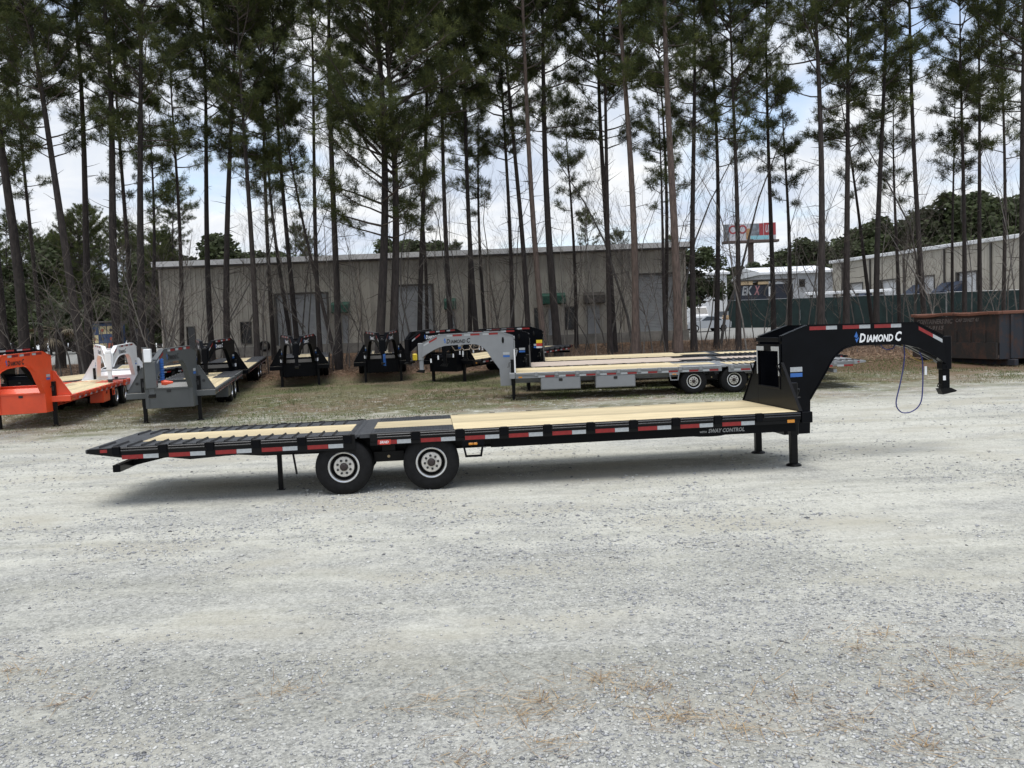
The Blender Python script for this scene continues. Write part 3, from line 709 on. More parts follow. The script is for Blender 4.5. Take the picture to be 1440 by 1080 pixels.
# silver trailer with its black neighbours, noses pointing left
sil = empty('gooseneck_trailer', label='silver grey flatbed trailer with two toolboxes under its deck', cat='trailer', group='gooseneck trailers on the lot')
gooseneck(sil, 0.55, 'silver_paint', RE=-5.6, letter='black_print')
side_box(sil, 3.75, 1.235, 'silver_paint', w=1.3); side_box(sil, 1.95, 1.235, 'silver_paint', w=1.3)
def shoes(o, n):
    b = MB()
    for q in range(n): b.tube([(7.0 + 0.3*q, 0.05, 1.92), (7.1 + 0.3*q, 0.07, 1.72), (7.3 + 0.3*q, 0.03, 1.70), (7.4 + 0.3*q, 0.05, 1.86)], 0.017, 6)
    b.build('hanging_hose', MATS['grey_plank'], o, 60)
    b = MB()
    for q, (u, z) in enumerate(((8.7, 1.45), (8.45, 1.55), (7.6, 1.68))): b.cbox(u, u + 0.05, 0.09, 0.094, z - 0.14, z, 0.001)
    b.build('hang_tags', MATS['white_print'], o)
    b = MB(); b.lathe([(0, 0.11), (0.03, 0.10), (0.05, 0.0), (0.035, -0.08), (0, -0.1)], 10, lambda a, c, h: (6.25 + a * 0.8, 0.56 + c * 0.3, 2.0 + h)); b.build('neck_plug', MATS['black_frame'], o, 40)
shoes(sil, 3)
hd2 = math.pi + 0.0
lay_on_ground(sil, 0.05 + 5.95, 29.9, hd2)
TMs = tree_map()
def blackrm():
    return {'silver_paint': 'black_paint', 'black_print': 'white_print', 'pine_plank': 'grey_plank'}
PAINT['sil_black'] = blackrm()
PAINT['sil_black2'] = dict(blackrm(), **{'pine_plank': 'pine_plank'})
def place2(pk, x, y, label, extra=None):
    o = copy_tree(sil, PAINT[pk], None, TMs); o['label'] = label
    lay_on_ground(o, x, y, hd2)
    if extra: extra(o)
    return o
place2('sil_black', 0.62 + 5.95, 32.9, 'dark trailer with weathered deck alongside the silver trailer')
def ex4(o):
    b = MB()
    on = lambda u, z: (u, 0.55 + 0.056 - (u - 5.9) / 3.1 * 0.465, z)
    for z0, z1, mi in ((1.62, 1.75, 0), (1.50, 1.615, 1), (1.42, 1.49, 2)):
        b.add([on(5.92, z0), on(6.16, z0), on(6.16, z1), on(5.92, z1)], [(3, 2, 1, 0)], mi)
    st = b.build('warning_sticker', [MATS['yellow_print'], MATS['red_decal'], MATS['white_print']], o)
place2('sil_black2', 1.25 + 5.95, 35.9, 'black trailer with a yellow and red sticker on its headboard', ex4)

# ------------------------------------------------------------------ ground
def make_ground_mat():
    m = bpy.data.materials.new('ground_cover'); m.use_nodes = True; MATS['ground_cover'] = m
    N, L = m.node_tree.nodes, m.node_tree.links; b = N['Principled BSDF']; b.inputs['Roughness'].default_value = 0.95; b.inputs['Specular IOR Level'].default_value = 0.2
    tc = N.new('ShaderNodeTexCoord'); P = tc.outputs['Object']
    sep = N.new('ShaderNodeSeparateXYZ'); L.new(P, sep.inputs[0])
    def V(q, n, i):
        if isinstance(q, (int, float)): n.inputs[i].default_value = q
        else: L.new(q, n.inputs[i])
    def M(op, a, c=0.0, d=0.0, clamp=False):
        n = N.new('ShaderNodeMath'); n.operation = op; n.use_clamp = clamp; V(a, n, 0); V(c, n, 1); V(d, n, 2); return n.outputs[0]
    def noise(scale, det=5, rough=0.6, stretch=None, dist=0.0):
        n = N.new('ShaderNodeTexNoise'); n.inputs['Scale'].default_value = scale; n.inputs['Detail'].default_value = det
        n.inputs['Roughness'].default_value = rough; n.inputs['Distortion'].default_value = dist
        if stretch:
            mp = N.new('ShaderNodeMapping'); mp.inputs['Scale'].default_value = stretch; L.new(P, mp.inputs[0]); L.new(mp.outputs[0], n.inputs['Vector'])
        else: L.new(P, n.inputs['Vector'])
        return n.outputs[0]
    def ramp(f, stops):
        r = N.new('ShaderNodeValToRGB'); e = r.color_ramp.elements
        while len(e) < len(stops): e.new(0.5)
        for q, (p, c) in zip(e, stops): q.position = p; q.color = (*c, 1)
        L.new(f, r.inputs[0]); return r.outputs[0]
    def mix(f, a, c):
        n = N.new('ShaderNodeMix'); n.data_type = 'RGBA'; V(f, n, 0); L.new(a, n.inputs[6]); L.new(c, n.inputs[7]); return n.outputs[2]
    def step(x, a, c):
        n = N.new('ShaderNodeMapRange'); n.interpolation_type = 'SMOOTHSTEP'; V(x, n, 0); n.inputs[1].default_value = a; n.inputs[2].default_value = c; return n.outputs[0]
    X, Y = sep.outputs[0], sep.outputs[1]
    big = noise(0.33, 5, 0.55, (0.55, 1, 1), 0.4); mid = noise(1.7, 5, 0.6, (0.6, 1, 1)); fine = noise(26, 6, 0.75); grain = noise(95, 3, 0.7)
    vo = N.new('ShaderNodeTexVoronoi'); vo.inputs['Scale'].default_value = 34; L.new(P, vo.inputs['Vector'])
    vo2 = N.new('ShaderNodeTexVoronoi'); vo2.inputs['Scale'].default_value = 75; L.new(P, vo2.inputs['Vector'])
    # gravel: pale stone dust, with coarse blue-grey stone where the dust is worn off
    dust = ramp(fine, [(0.28, (0.23, 0.225, 0.195)), (0.42, (0.49, 0.485, 0.435)), (0.62, (0.64, 0.635, 0.575))])
    bw1 = N.new('ShaderNodeRGBToBW'); L.new(vo.outputs['Color'], bw1.inputs[0])
    bw2 = N.new('ShaderNodeRGBToBW'); L.new(vo2.outputs['Color'], bw2.inputs[0])
    st1 = ramp(bw1.outputs[0], [(0.2, (0.10, 0.105, 0.112)), (0.45, (0.31, 0.312, 0.30)), (0.8, (0.56, 0.558, 0.52))])
    st2 = ramp(bw2.outputs[0], [(0.2, (0.13, 0.135, 0.14)), (0.5, (0.35, 0.35, 0.335)), (0.85, (0.62, 0.618, 0.575))])
    stone = mix(0.5, st1, st2)
    near = step(M('ADD', Y, M('MULTIPLY', M('SUBTRACT', noise(0.5, 5, 0.65), 0.5), 11.0)), 12.0, 3.5)
    cm = M('ADD', M('ADD', M('MULTIPLY', big, 0.9), M('MULTIPLY', mid, 0.7)), M('MULTIPLY', near, 0.22))
    coarse = step(cm, 0.72, 0.98)
    gravel = mix(M('MULTIPLY', coarse, 0.68), dust, stone)
    tan = ramp(mid, [(0.3, (0.36, 0.34, 0.27)), (0.7, (0.46, 0.44, 0.37))])
    trk = ramp(noise(1.0, 4, 0.6, (0.05, 0.95, 1), 0.8), [(0.36, (0.84, 0.84, 0.82)), (0.5, (1, 1, 1)), (0.64, (0.92, 0.92, 0.90))])
    mt = N.new('ShaderNodeMix'); mt.data_type = 'RGBA'; mt.blend_type = 'MULTIPLY'; mt.inputs[0].default_value = 1.0; L.new(gravel, mt.inputs[6]); L.new(trk, mt.inputs[7]); gravel = mt.outputs[2]
    blot = ramp(noise(7.5, 8, 0.8), [(0.30, (0.60, 0.60, 0.59)), (0.52, (0.97, 0.97, 0.96)), (0.7, (1.0, 1.0, 1.0))])
    mm = N.new('ShaderNodeMix'); mm.data_type = 'RGBA'; mm.blend_type = 'MULTIPLY'; mm.inputs[0].default_value = 0.85; L.new(gravel, mm.inputs[6]); L.new(blot, mm.inputs[7]); gravel = mm.outputs[2]
    tanm = M('MULTIPLY', step(noise(0.55, 4, 0.6, (0.5, 1, 1)), 0.48, 0.66), 0.65)
    gravel = mix(tanm, gravel, tan)
    # dry winter grass and bare earth
    gr = ramp(noise(14, 6, 0.7), [(0.25, (0.065, 0.062, 0.030)), (0.5, (0.135, 0.127, 0.068)), (0.75, (0.225, 0.208, 0.135))])
    green = ramp(fine, [(0.3, (0.045, 0.065, 0.018)), (0.7, (0.11, 0.14, 0.045))])
    gr = mix(M('MULTIPLY', step(noise(0.45, 4, 0.6), 0.50, 0.64), 0.6), gr, green)
    earth = ramp(fine, [(0.3, (0.13, 0.095, 0.06)), (0.7, (0.22, 0.165, 0.115))])
    gr = mix(M('MULTIPLY', step(noise(0.4, 4, 0.6, None, 0.7), 0.47, 0.60), 0.85), gr, earth)
    litter = ramp(noise(22, 6, 0.8), [(0.28, (0.045, 0.028, 0.018)), (0.5, (0.13, 0.082, 0.052)), (0.75, (0.26, 0.175, 0.12))])
    xp = M('MAXIMUM', X, 0.0)
    wob = M('MULTIPLY', M('SUBTRACT', noise(0.35, 6, 0.65), 0.5), 9.0)
    wob2 = M('MULTIPLY', M('SUBTRACT', noise(0.9, 6, 0.7, (0.5, 1, 1)), 0.5), 13.0)
    e1 = M('SUBTRACT', M('ADD', Y, M('ADD', wob, wob2)), M('ADD', M('MULTIPLY', xp, 0.27), 23.9))
    gm = step(e1, -4.5, 5.0)
    sp = M('MULTIPLY', step(noise(3.2, 6, 0.75), 0.62, 0.54), 1.0)
    gm2 = M('MULTIPLY', gm, M('ADD', M('MULTIPLY', sp, 0.8), 0.2))
    full = step(e1, 6, 12)
    gm3 = M('MAXIMUM', gm2, M('MULTIPLY', full, 0.96))
    col = mix(gm3, gravel, gr)
    e2 = M('SUBTRACT', M('ADD', Y, wob), M('SUBTRACT', 41.0, M('MULTIPLY', xp, 0.42)))
    lm = step(e2, -2.0, 2.5)
    col = mix(lm, col, litter)
    # far yard of pale asphalt beyond the trees
    far = ramp(fine, [(0.3, (0.22, 0.22, 0.21)), (0.7, (0.30, 0.30, 0.285))])
    side = M('MAXIMUM', step(X, 12, 15), step(X, -24, -27))
    fm = M('MULTIPLY', step(Y, 64, 66), side)
    wood = ramp(fine, [(0.3, (0.03, 0.03, 0.015)), (0.7, (0.07, 0.065, 0.03))])
    col = mix(fm, col, far)
    col = mix(step(Y, 125, 132), col, wood)
    L.new(col, b.inputs['Base Color'])
    hb = M('ADD', M('MULTIPLY', fine, 0.6), M('ADD', M('MULTIPLY', grain, 0.25), M('MULTIPLY', vo.outputs['Distance'], -0.5)))
    bp = N.new('ShaderNodeBump'); bp.inputs['Strength'].default_value = 0.75; bp.inputs['Distance'].default_value = 0.035
    L.new(hb, bp.inputs['Height']); L.new(bp.outputs[0], b.inputs['Normal'])
    return m
make_ground_mat()
xs = np.concatenate([np.linspace(-900, -60, 15), np.linspace(-50, 50, 51), np.linspace(60, 900, 15)])
ys = np.concatenate([np.linspace(-60, 0, 8), np.linspace(2, 110, 109), np.linspace(118, 260, 20), np.linspace(300, 2500, 16)])
GX, GY = np.meshgrid(xs, ys)
GZ = zg(GX, GY)
V_ = np.stack([GX, GY, GZ], -1).reshape(-1, 3); nx, ny = len(xs), len(ys)
ii = np.arange((ny - 1) * (nx - 1)); r_, c_ = ii // (nx - 1), ii % (nx - 1); a_ = r_ * nx + c_
link('ground', tri_mesh('ground', V_, np.stack([a_, a_ + 1, a_ + nx + 1, a_ + nx], 1), MATS['ground_cover'], smooth=True), kind='structure')

# ---- loose stones on the lot
mat('stone_pale', (0.46, 0.46, 0.435), 0.9, rand=0.0, var=0.25, vscale=9)
mat('stone_grey', (0.27, 0.275, 0.285), 0.9, var=0.3, vscale=9)
mat('stone_dark', (0.13, 0.132, 0.138), 0.9, var=0.3, vscale=9)
def vnoise(x, y, s, seed):
    """cheap value noise"""
    r = np.random.default_rng(seed).random((64, 64)); x = np.asarray(x) * s + 100; y = np.asarray(y) * s + 100
    xi, yi = np.floor(x).astype(int), np.floor(y).astype(int); fx, fy = x - xi, y - yi
    fx = fx*fx*(3-2*fx); fy = fy*fy*(3-2*fy)
    g = lambda i, j: r[i % 64, j % 64]
    return (g(xi,yi)*(1-fx) + g(xi+1,yi)*fx)*(1-fy) + (g(xi,yi+1)*(1-fx) + g(xi+1,yi+1)*fx)*fy
def stones(name, n, y0, y1, smin, smax, mats, mcum, seed, pw=1.0):
    g = np.random.default_rng(seed)
    Y = y0 * (y1 / y0) ** (g.random(n * 2) ** pw); X = (g.random(n * 2) * 2 - 1) * (Y * 0.62 + 0.6)
    dens = 0.45 * vnoise(X, Y, 0.45, 5) + 0.35 * vnoise(X, Y, 1.6, 6) + 0.2 * vnoise(X, Y, 5, 8) + np.clip((8 - Y) * 0.03, -0.05, 0.12)
    keep = np.where(g.random(n * 2) < np.clip((dens - 0.33) * 3.2, 0.05, 1))[0][:n]; X, Y = X[keep], Y[keep]; n = len(X)
    sz = smin * (smax / smin) ** (g.random(n) ** 2.2)
    base = np.array([(1,0,0),(0,1,0),(-1,0,0),(0,-1,0),(0,0,1),(0,0,-1)], float)
    fac = np.array([(0,1,4),(1,2,4),(2,3,4),(3,0,4),(1,0,5),(2,1,5),(3,2,5),(0,3,5)])
    jit = 1 + (g.random((n, 6, 1)) - 0.5) * 0.8
    v = base[None] * jit + (g.random((n, 6, 3)) - 0.5) * 0.35
    v *= (sz[:, None, None] * np.stack([0.8 + g.random(n) * 0.7, 0.7 + g.random(n) * 0.5, 0.35 + g.random(n) * 0.35], 1)[:, None, :])
    t = g.random(n) * 6.283; c, s = np.cos(t)[:, None], np.sin(t)[:, None]
    x, y = v[..., 0] * c - v[..., 1] * s, v[..., 0] * s + v[..., 1] * c
    V = np.stack([x + X[:, None], y + Y[:, None], v[..., 2] + (zg(X, Y) + sz * 0.12)[:, None]], -1).reshape(-1, 3)
    F = (fac[None] + (np.arange(n) * 6)[:, None, None]).reshape(-1, 3)
    mi = np.repeat(np.searchsorted(mcum, g.random(n)), 8)
    link(name, tri_mesh(name, V, F, mats, mi), kind='stuff', label='loose crushed stone scattered over the pale gravel lot', cat='gravel')
SM = [MATS['stone_pale'], MATS['stone_grey'], MATS['stone_dark']]
stones('loose_gravel', 70000, 4.2, 13.5, 0.004, 0.019, SM, [0.58, 0.975], 3, 0.9)
stones('loose_gravel', 16000, 9.0, 30, 0.010, 0.032, SM, [0.58, 0.95], 4, 0.8)

def blades(name, X, Y, hgt, wid, mats, seed, lean=0.5, label=None, cat=None, flat=0.0, parent=None, kind='stuff', z0=0.0):
    g = np.random.default_rng(seed); n = len(X)
    t = g.random(n) * 6.283; a = np.stack([np.cos(t), np.sin(t), 0 * t], 1)
    l = g.normal(0, lean, (n, 2)); h = hgt * (0.5 + g.random(n))
    B = np.stack([X, Y, zg(X, Y) + z0], 1); tip = B + np.stack([l[:, 0] * h, l[:, 1] * h, h * (1 - flat)], 1)
    w = wid * (0.6 + 0.8 * g.random(n))
    V = np.stack([B - a * w[:, None] / 2, B + a * w[:, None] / 2, tip], 1).reshape(-1, 3)
    F = np.arange(n * 3).reshape(-1, 3)
    return link(name, tri_mesh(name, V, F, mats, np.random.default_rng(seed + 1).integers(0, len(mats), n)), parent, kind=kind, label=label, cat=cat)
mat('straw', (0.36, 0.25, 0.13), 0.9, var=0.3, vscale=30); mat('straw_dark', (0.20, 0.13, 0.07), 0.9, var=0.3, vscale=30)
mat('dry_grass', (0.225, 0.20, 0.12), 0.9, var=0.3, vscale=2, trans=0.2); mat('green_grass', (0.09, 0.125, 0.035), 0.9, var=0.3, vscale=2, trans=0.2)
# pine straw clumps on the gravel
sx, sy = [], []
g = np.random.default_rng(21)
for (px, py, rad, n) in ((15, 945, .22, 340), (395, 975, .16, 260), (610, 988, .17, 260), (735, 1005, .24, 520), (760, 985, .14, 220), (850, 955, .15, 220), (835, 960, .1, 110), (905, 970, .18, 330), (950, 1010, .14, 240),
                         (1210, 912, .2, 330), (1240, 895, .13, 170), (1365, 925, .22, 360), (1425, 935, .16, 260), (1115, 978, .2, 330), (1040, 1025, .18, 300), (1280, 965, .2, 300), (1300, 1050, .28, 460), (960, 1012, .12, 150),
                         (770, 1050, .12, 150), (640, 1072, .14, 170), (1340, 965, .18, 220), (1180, 1020, .15, 180), (90, 990, .12, 120), (1385, 990, .2, 240)):
    r = ray(px, py); t = -CAM_H / r.z; c = C_O + r * t
    n = int(n * 0.34); q = np.abs(g.normal(0, rad * 1.35, n)); a = g.random(n) * 6.283
    sx.append(c.x + q * np.cos(a) * 1.3); sy.append(c.y + q * np.sin(a))
sx, sy = np.concatenate(sx), np.concatenate(sy)
blades('pine_straw', sx, sy, 0.085, 0.0055, [MATS['straw'], MATS['straw'], MATS['straw_dark']], 31, 1.3, 'brown pine straw clumps lying on the gravel', 'pine straw', flat=0.75, z0=0.008)
# short grass of the parking strip
n = 90000
Yg = 24 + 19 * g.random(n) ** 0.8; Xg = (g.random(n) * 2 - 1) * (Yg * 0.62)
k = (Yg + (vnoise(Xg, Yg, 0.3, 2) - 0.5) * 8 > 26.0 + 0.27 * np.maximum(Xg, 0)) & (vnoise(Xg, Yg, 0.8, 9) > 0.33)
Xg, Yg = Xg[k], Yg[k]; gm_ = vnoise(Xg, Yg, 0.35, 12)
blades('dry_grass', Xg[gm_ < 0.56], Yg[gm_ < 0.56], 0.055, 0.016, [MATS['dry_grass']], 41, 0.5, 'short dry winter grass between the parked trailers', 'grass')
blades('green_grass', Xg[gm_ >= 0.56], Yg[gm_ >= 0.56], 0.06, 0.016, [MATS['green_grass']], 42, 0.5, 'patches of short green grass between the parked trailers', 'grass')
n = 2600; Yt = 27 + 17 * g.random(n); Xt = (g.random(n) * 2 - 1) * (Yt * 0.62)
k = (Yt > 28.5 + 0.27 * np.maximum(Xt, 0)) & (vnoise(Xt, Yt, 0.5, 23) > 0.55)
Xt, Yt = np.repeat(Xt[k], 9), np.repeat(Yt[k], 9); Xt = Xt + g.normal(0, 0.05, len(Xt)); Yt = Yt + g.normal(0, 0.05, len(Yt))
blades('grass_tufts', Xt, Yt, 0.11, 0.014, [MATS['dry_grass'], MATS['green_grass'], MATS['dry_grass']], 43, 0.45, 'taller tufts of half-dry grass dotted over the parking strip', 'grass')
# leaf litter and dead brush under the trees
mat('leaf_brown', (0.17, 0.10, 0.06), 0.9, var=0.4, vscale=3); mat('leaf_tan', (0.30, 0.205, 0.13), 0.9, var=0.3, vscale=3)
mat('twig', (0.105, 0.088, 0.075), 0.9, var=0.35, vscale=2); mat('twig_pale', (0.17, 0.148, 0.125), 0.9, var=0.3, vscale=2)
n = 42000; Yl = 39 + 25 * g.random(n); Xl = (g.random(n) * 2 - 1) * (Yl * 0.62)
k = Yl + (vnoise(Xl, Yl, 0.4, 3) - 0.5) * 6 > 43 - 0.38 * np.maximum(Xl, 0)
blades('leaf_litter', Xl[k], Yl[k], 0.10, 0.10, [MATS['leaf_brown'], MATS['leaf_tan']], 51, 1.0, 'brown fallen leaves carpeting the ground under the trees', 'leaf litter', flat=0.7)
n = 22000; Yl = 44 + 19 * g.random(n); Xl = (g.random(n) * 2 - 1) * (Yl * 0.62)
k = vnoise(Xl, Yl, 0.5, 17) > 0.50 - 0.012 * np.clip(Xl, -5, 14)
blades('dead_brush', Xl[k], Yl[k], 0.48, 0.018, [MATS['twig'], MATS['leaf_brown'], MATS['leaf_tan'], MATS['twig']], 52, 0.35, 'tangle of dead brown brush below the pines', 'brush')

# ------------------------------------------------------------------ warehouse behind the trees
mat('tan_siding', (0.34, 0.322, 0.28), 0.6, var=0.22, vscale=0.7, stretch=(1, 1, 0.3), rand=0.03)
mat('grey_door', (0.30, 0.315, 0.325), 0.6, var=0.1, vscale=1.5); mat('concrete', (0.22, 0.21, 0.19), 0.9, var=0.25, vscale=1.2)
mat('white_roof', (0.70, 0.71, 0.72), 0.5, var=0.05, vscale=1); mat('green_awning', (0.012, 0.075, 0.05), 0.7, var=0.15, vscale=3)
mat('window_dark', (0.012, 0.012, 0.013), 0.12); mat('trim_dark', (0.05, 0.045, 0.04), 0.6); mat('gutter', (0.33, 0.30, 0.26), 0.5)
WY = 66.0; WZ = zgf(0, WY)
wxl = at(229, 470, WY).x; wxr = at(966, 440, WY).x; WH = 6.95
wh = empty('warehouse', (0, WY, WZ), label='tan metal-sided warehouse with white roof edge behind the pines', cat='building')
def wpx(x): return at(x, 465, WY).x
doors = [(wpx(389), wpx(463), 0.75, 4.55), (wpx(555), wpx(611), 0.75, 4.85), (wpx(897), wpx(950), 0.75, 5.0)]
mans = [(wpx(482), wpx(490.5), 0.75, 2.85), (wpx(826), wpx(844), 0.75, 2.85), (wpx(630), wpx(640), 0.75, 2.85), (wpx(772), wpx(784), 0.75, 2.75)]
wins = [(wpx(262), wpx(275), 0.75, 2.45), (wpx(338), wpx(354), 0.95, 2.65), (wpx(795), wpx(810), 1.1, 2.85), (wpx(752), wpx(760), 1.1, 2.85)]
opn = doors + mans + wins
b = MB(); b.cbox(wxl - 0.1, wxr + 0.1, -0.15, 24.1, -0.6, 0.749, 0.02); b.build('foundation', MATS['concrete'], wh)
def panel(x0, x1, z0, z1):
    b = MB(); b.box(0, x1 - x0 - 0.012, 0, 0.05, z0, z1)
    nr = max(1, int((x1 - x0) / 0.31))
    for i in range(nr):
        xc = (i + 0.5) * (x1 - x0) / nr
        b.prism([(xc - 0.05, 0.0), (xc - 0.022, -0.038), (xc + 0.022, -0.038), (xc + 0.05, 0.0)], lambda p, q, t: (p, q, z0 + 0.002 + (z1 - z0 - 0.004) * t))
    b.build('wall_panel', MATS['tan_siding'], wh, loc=(x0, 0, 0))
cuts = sorted(set([round(wxl, 3), round(wxr, 3)] + [round(q, 3) for o in opn for q in o[:2]]))
cc = []
for a, c in zip(cuts[:-1], cuts[1:]):
    m_ = max(1, round((c - a) / 0.93)); cc += [(a + (c - a) * i / m_, a + (c - a) * (i + 1) / m_) for i in range(m_)]
for a, c in cc:
    mid_ = (a + c) / 2; z = 0.75
    for o in sorted([o for o in opn if o[0] - 0.01 < mid_ < o[1] + 0.01], key=lambda o: o[2]):
        if o[2] > z + 0.05: panel(a, c, z, o[2])
        z = max(z, o[3])
    panel(a, c, z, WH)
for (x0, x1, z0, z1) in doors:
    b = MB(); n = int((z1 - z0) / 0.11)
    for i in range(n):
        zz_ = z0 + (z1 - z0) * i / n; h = (z1 - z0) / n
        b.prism([(0.12, zz_), (0.09, zz_ + h * 0.25), (0.09, zz_ + h * 0.8), (0.12, zz_ + h * 0.98)], lambda p, q, t: (x0 + (x1 - x0) * t, p, q))
    d = b.build('roller_door', MATS['grey_door'], wh)
    b = MB()
    for xx in (x0, x1): b.box(xx - 0.08, xx + 0.08, -0.06, 0.14, z0, z1 + 0.1)
    b.box(x0 + 0.081, x1 - 0.081, -0.05, 0.13, z1 - 0.02, z1 + 0.12); b.build('frame', MATS['trim_dark'], d)
for (x0, x1, z0, z1) in mans:
    b = MB(); b.cbox(x0, x1, 0.03, 0.08, z0, z1); d = b.build('door', MATS['grey_door'], wh)
    b = MB(); b.box(x1 - 0.12, x1 - 0.05, -0.02, 0.029, z0 + 1.0, z0 + 1.08); b.build('handle', MATS['trim_dark'], d)
for (x0, x1, z0, z1) in wins:
    b = MB(); b.box(x0, x1, 0.06, 0.08, z0, z1); d = b.build('window', MATS['window_dark'], wh)
    b = MB()
    for (p0, p1, q0, q1) in ((x0, x1, z0, z0 + 0.07), (x0, x1, z1 - 0.07, z1), (x0, x0 + 0.06, z0 + 0.07, z1 - 0.07), (x1 - 0.06, x1, z0 + 0.07, z1 - 0.07)): b.box(p0, p1, -0.05, 0.0599, q0, q1)
    b.build('frame', MATS['trim_dark'], d)
for (x0, x1, z1, dk) in ((wpx(469), wpx(494), 3.85, 0), (wpx(627), wpx(643), 3.8, 0), (wpx(763), wpx(796), 3.9, 0), (wpx(822), wpx(851), 3.85, 1)):
    b = MB(); b.prism([(0, z1), (-0.9, z1 - 0.25), (-0.9, z1 - 0.8), (0, z1 - 0.85)], lambda p, q, t: (x0 + (x1 - x0) * t, p - 0.04, q)); b.build('awning', MATS['trim_dark' if dk else 'green_awning'], wh)
b = MB(); b.prism([(-0.55, WH - 0.02), (-0.55, WH + 0.36), (12, WH + 1.0), (24.6, WH + 0.36), (24.6, WH - 0.02)], lambda p, q, t: (wxl - 0.35 + (wxr - wxl + 0.7) * t, p, q)); rf = b.build('roof', MATS['white_roof'], wh)
b = MB(); b.box(wxl - 0.3, wxr + 0.3, -0.50, -0.06, WH - 0.14, WH - 0.021); b.build('soffit', MATS['trim_dark'], rf)
for x_ in (wxl + 0.06, wpx(508), wpx(690), wpx(880), wxr - 0.1):
    b = MB(); b.cbox(x_ - 0.07, x_ + 0.07, -0.16, -0.042, 0.76, WH - 0.15); b.build('downspout', MATS['gutter'], wh)
for xx, s in ((wxl, 1), (wxr, -1)):
    b = MB(); b.box(min(xx, xx + s * 0.05), max(xx, xx + s * 0.05), 0.06, 24, 0.75, WH)
    for i in range(60): b.box(min(xx - s*0.03, xx), max(xx - s*0.03, xx), 0.3 + i * 0.4, 0.36 + i * 0.4, 0.75, WH)
    b.build('side_wall', MATS['tan_siding'], wh)
b = MB(); b.box(wxl, wxr, 23.95, 24.0, 0.75, WH); b.build('back_wall', MATS['tan_siding'], wh)
tr = link('spare_tyre', TYRE, None, (wpx(372), WY - 0.31, WZ + 0.75), (0.12, 0, 0), (0.95, 0.8, 0.95), 'black tyre hung on the tan warehouse wall', 'tyre')

# ------------------------------------------------------------------ right-hand yard: long building, fence, vehicles, billboard
mat('cream_siding', (0.42, 0.39, 0.33), 0.6, var=0.10, vscale=0.5, stretch=(1, 1, 0.25)); mat('far_grey', (0.40, 0.41, 0.42), 0.6, var=0.12, vscale=0.6)
mat('blue_tarp', (0.02, 0.032, 0.06), 0.5, var=0.2, vscale=2); mat('fence_green', (0.009, 0.024, 0.023), 0.85, var=0.3, vscale=1.2)
mat('galv', (0.36, 0.37, 0.38), 0.45, metal=0.5); mat('car_glass', (0.02, 0.025, 0.03), 0.08); mat('car_silver', (0.42, 0.44, 0.46), 0.35, metal=0.3, coat=0.4); mat('car_white', (0.78, 0.79, 0.80), 0.35, coat=0.4)
mat('car_grey', (0.10, 0.105, 0.11), 0.35, coat=0.4); mat('chrome', (0.6, 0.6, 0.6), 0.25, metal=0.9); mat('lamp_glass', (0.75, 0.75, 0.72), 0.2); mat('cardboard', (0.34, 0.21, 0.11), 0.8, var=0.1); mat('crate_tan', (0.50, 0.37, 0.22), 0.8, var=0.15)
mat('navy', (0.008, 0.011, 0.022), 0.5)
A = at(1171, 400, 118); Bq = at(1500, 400, 84)
rb = empty('long_building', (A.x, A.y, zgf(A.x, A.y)), math.atan2(Bq.y - A.y, Bq.x - A.x), 'long cream building with dark door jambs and blue awnings behind the green fence', 'building')
RL = math.hypot(Bq.x - A.x, Bq.y - A.y); RH = 7.7
npan = int(RL / 1.5); ddx = [4.2, 9.6, 16.2, 22.5]
for i in range(npan):
    x0 = RL * i / npan; x1 = RL * (i + 1) / npan; zb = 4.9 if any(x0 - 0.1 < d < x1 - 0.1 or x0 - 0.1 < d + 1.5 < x1 - 0.1 for d in ddx) else 0
    b = MB(); b.box(0, x1 - x0 - 0.015, 0, 0.06, zb, RH)
    for q in range(4): b.box((q + 0.5) * 0.36, (q + 0.5) * 0.36 + 0.05, -0.03, 0.0, zb + 0.01, RH - 0.01)
    b.build('wall_panel', MATS['cream_siding'], rb, loc=(x0, 0, 0))
for d in ddx:
    i = [q for q in range(npan) if RL * q / npan - 0.1 < d < RL * (q + 1) / npan - 0.1]
    if not i: continue
    x0, x1 = RL * i[0] / npan, min(RL * (i[0] + 2) / npan, RL)
    b = MB()
    for q in range(28): b.box(x0, x1, 0.30 + 0.015 * (q % 2), 0.36, 4.9 * q / 28, 4.9 * (q + 1) / 28 - 0.01)
    o = b.build('roller_door', MATS['white_roof'], rb)
    b = MB(); b.box(x0, x0 + 0.22, -0.06, 0.29, 0, 4.9); b.box(x1 - 0.16, x1, -0.06, 0.29, 0, 4.9); b.box(x0 + 0.221, x1 - 0.161, -0.05, 0.29, 4.78, 4.9); b.build('frame', MATS['trim_dark'], o)
for x_ in (2.2, 7.6, 13.6, 20.0, 26.5):
    if x_ < RL: b = MB(); b.cbox(x_ - 0.09, x_ + 0.09, -0.20, -0.035, 0, RH - 0.1); b.build('downspout', MATS['trim_dark'], rb)
b = MB(); b.cbox(-0.3, RL + 0.3, -0.35, 0.0, RH, RH + 0.42, 0.05); b.prism([(0.001, RH), (0.001, RH + 0.4), (10, RH + 1.1), (20, RH + 0.4), (20, RH)], lambda p, q, t: (-0.3 + (RL + 0.6) * t, p, q)); b.build('roof', MATS['white_roof'], rb)
b = MB(); b.box(-0.06, 0, 0.06, 20, 0, RH); b.build('side_wall', MATS['cream_siding'], rb)
for d in (5.9, 15.0, 19.6, 20.9):
    b = MB(); b.prism([(0, 3.9), (-1.5, 2.9), (-1.55, 2.5), (0, 2.5)], lambda p, q, t: (d + 1.9 * t, p - 0.04, q)); b.build('awning', MATS['blue_tarp'], rb)
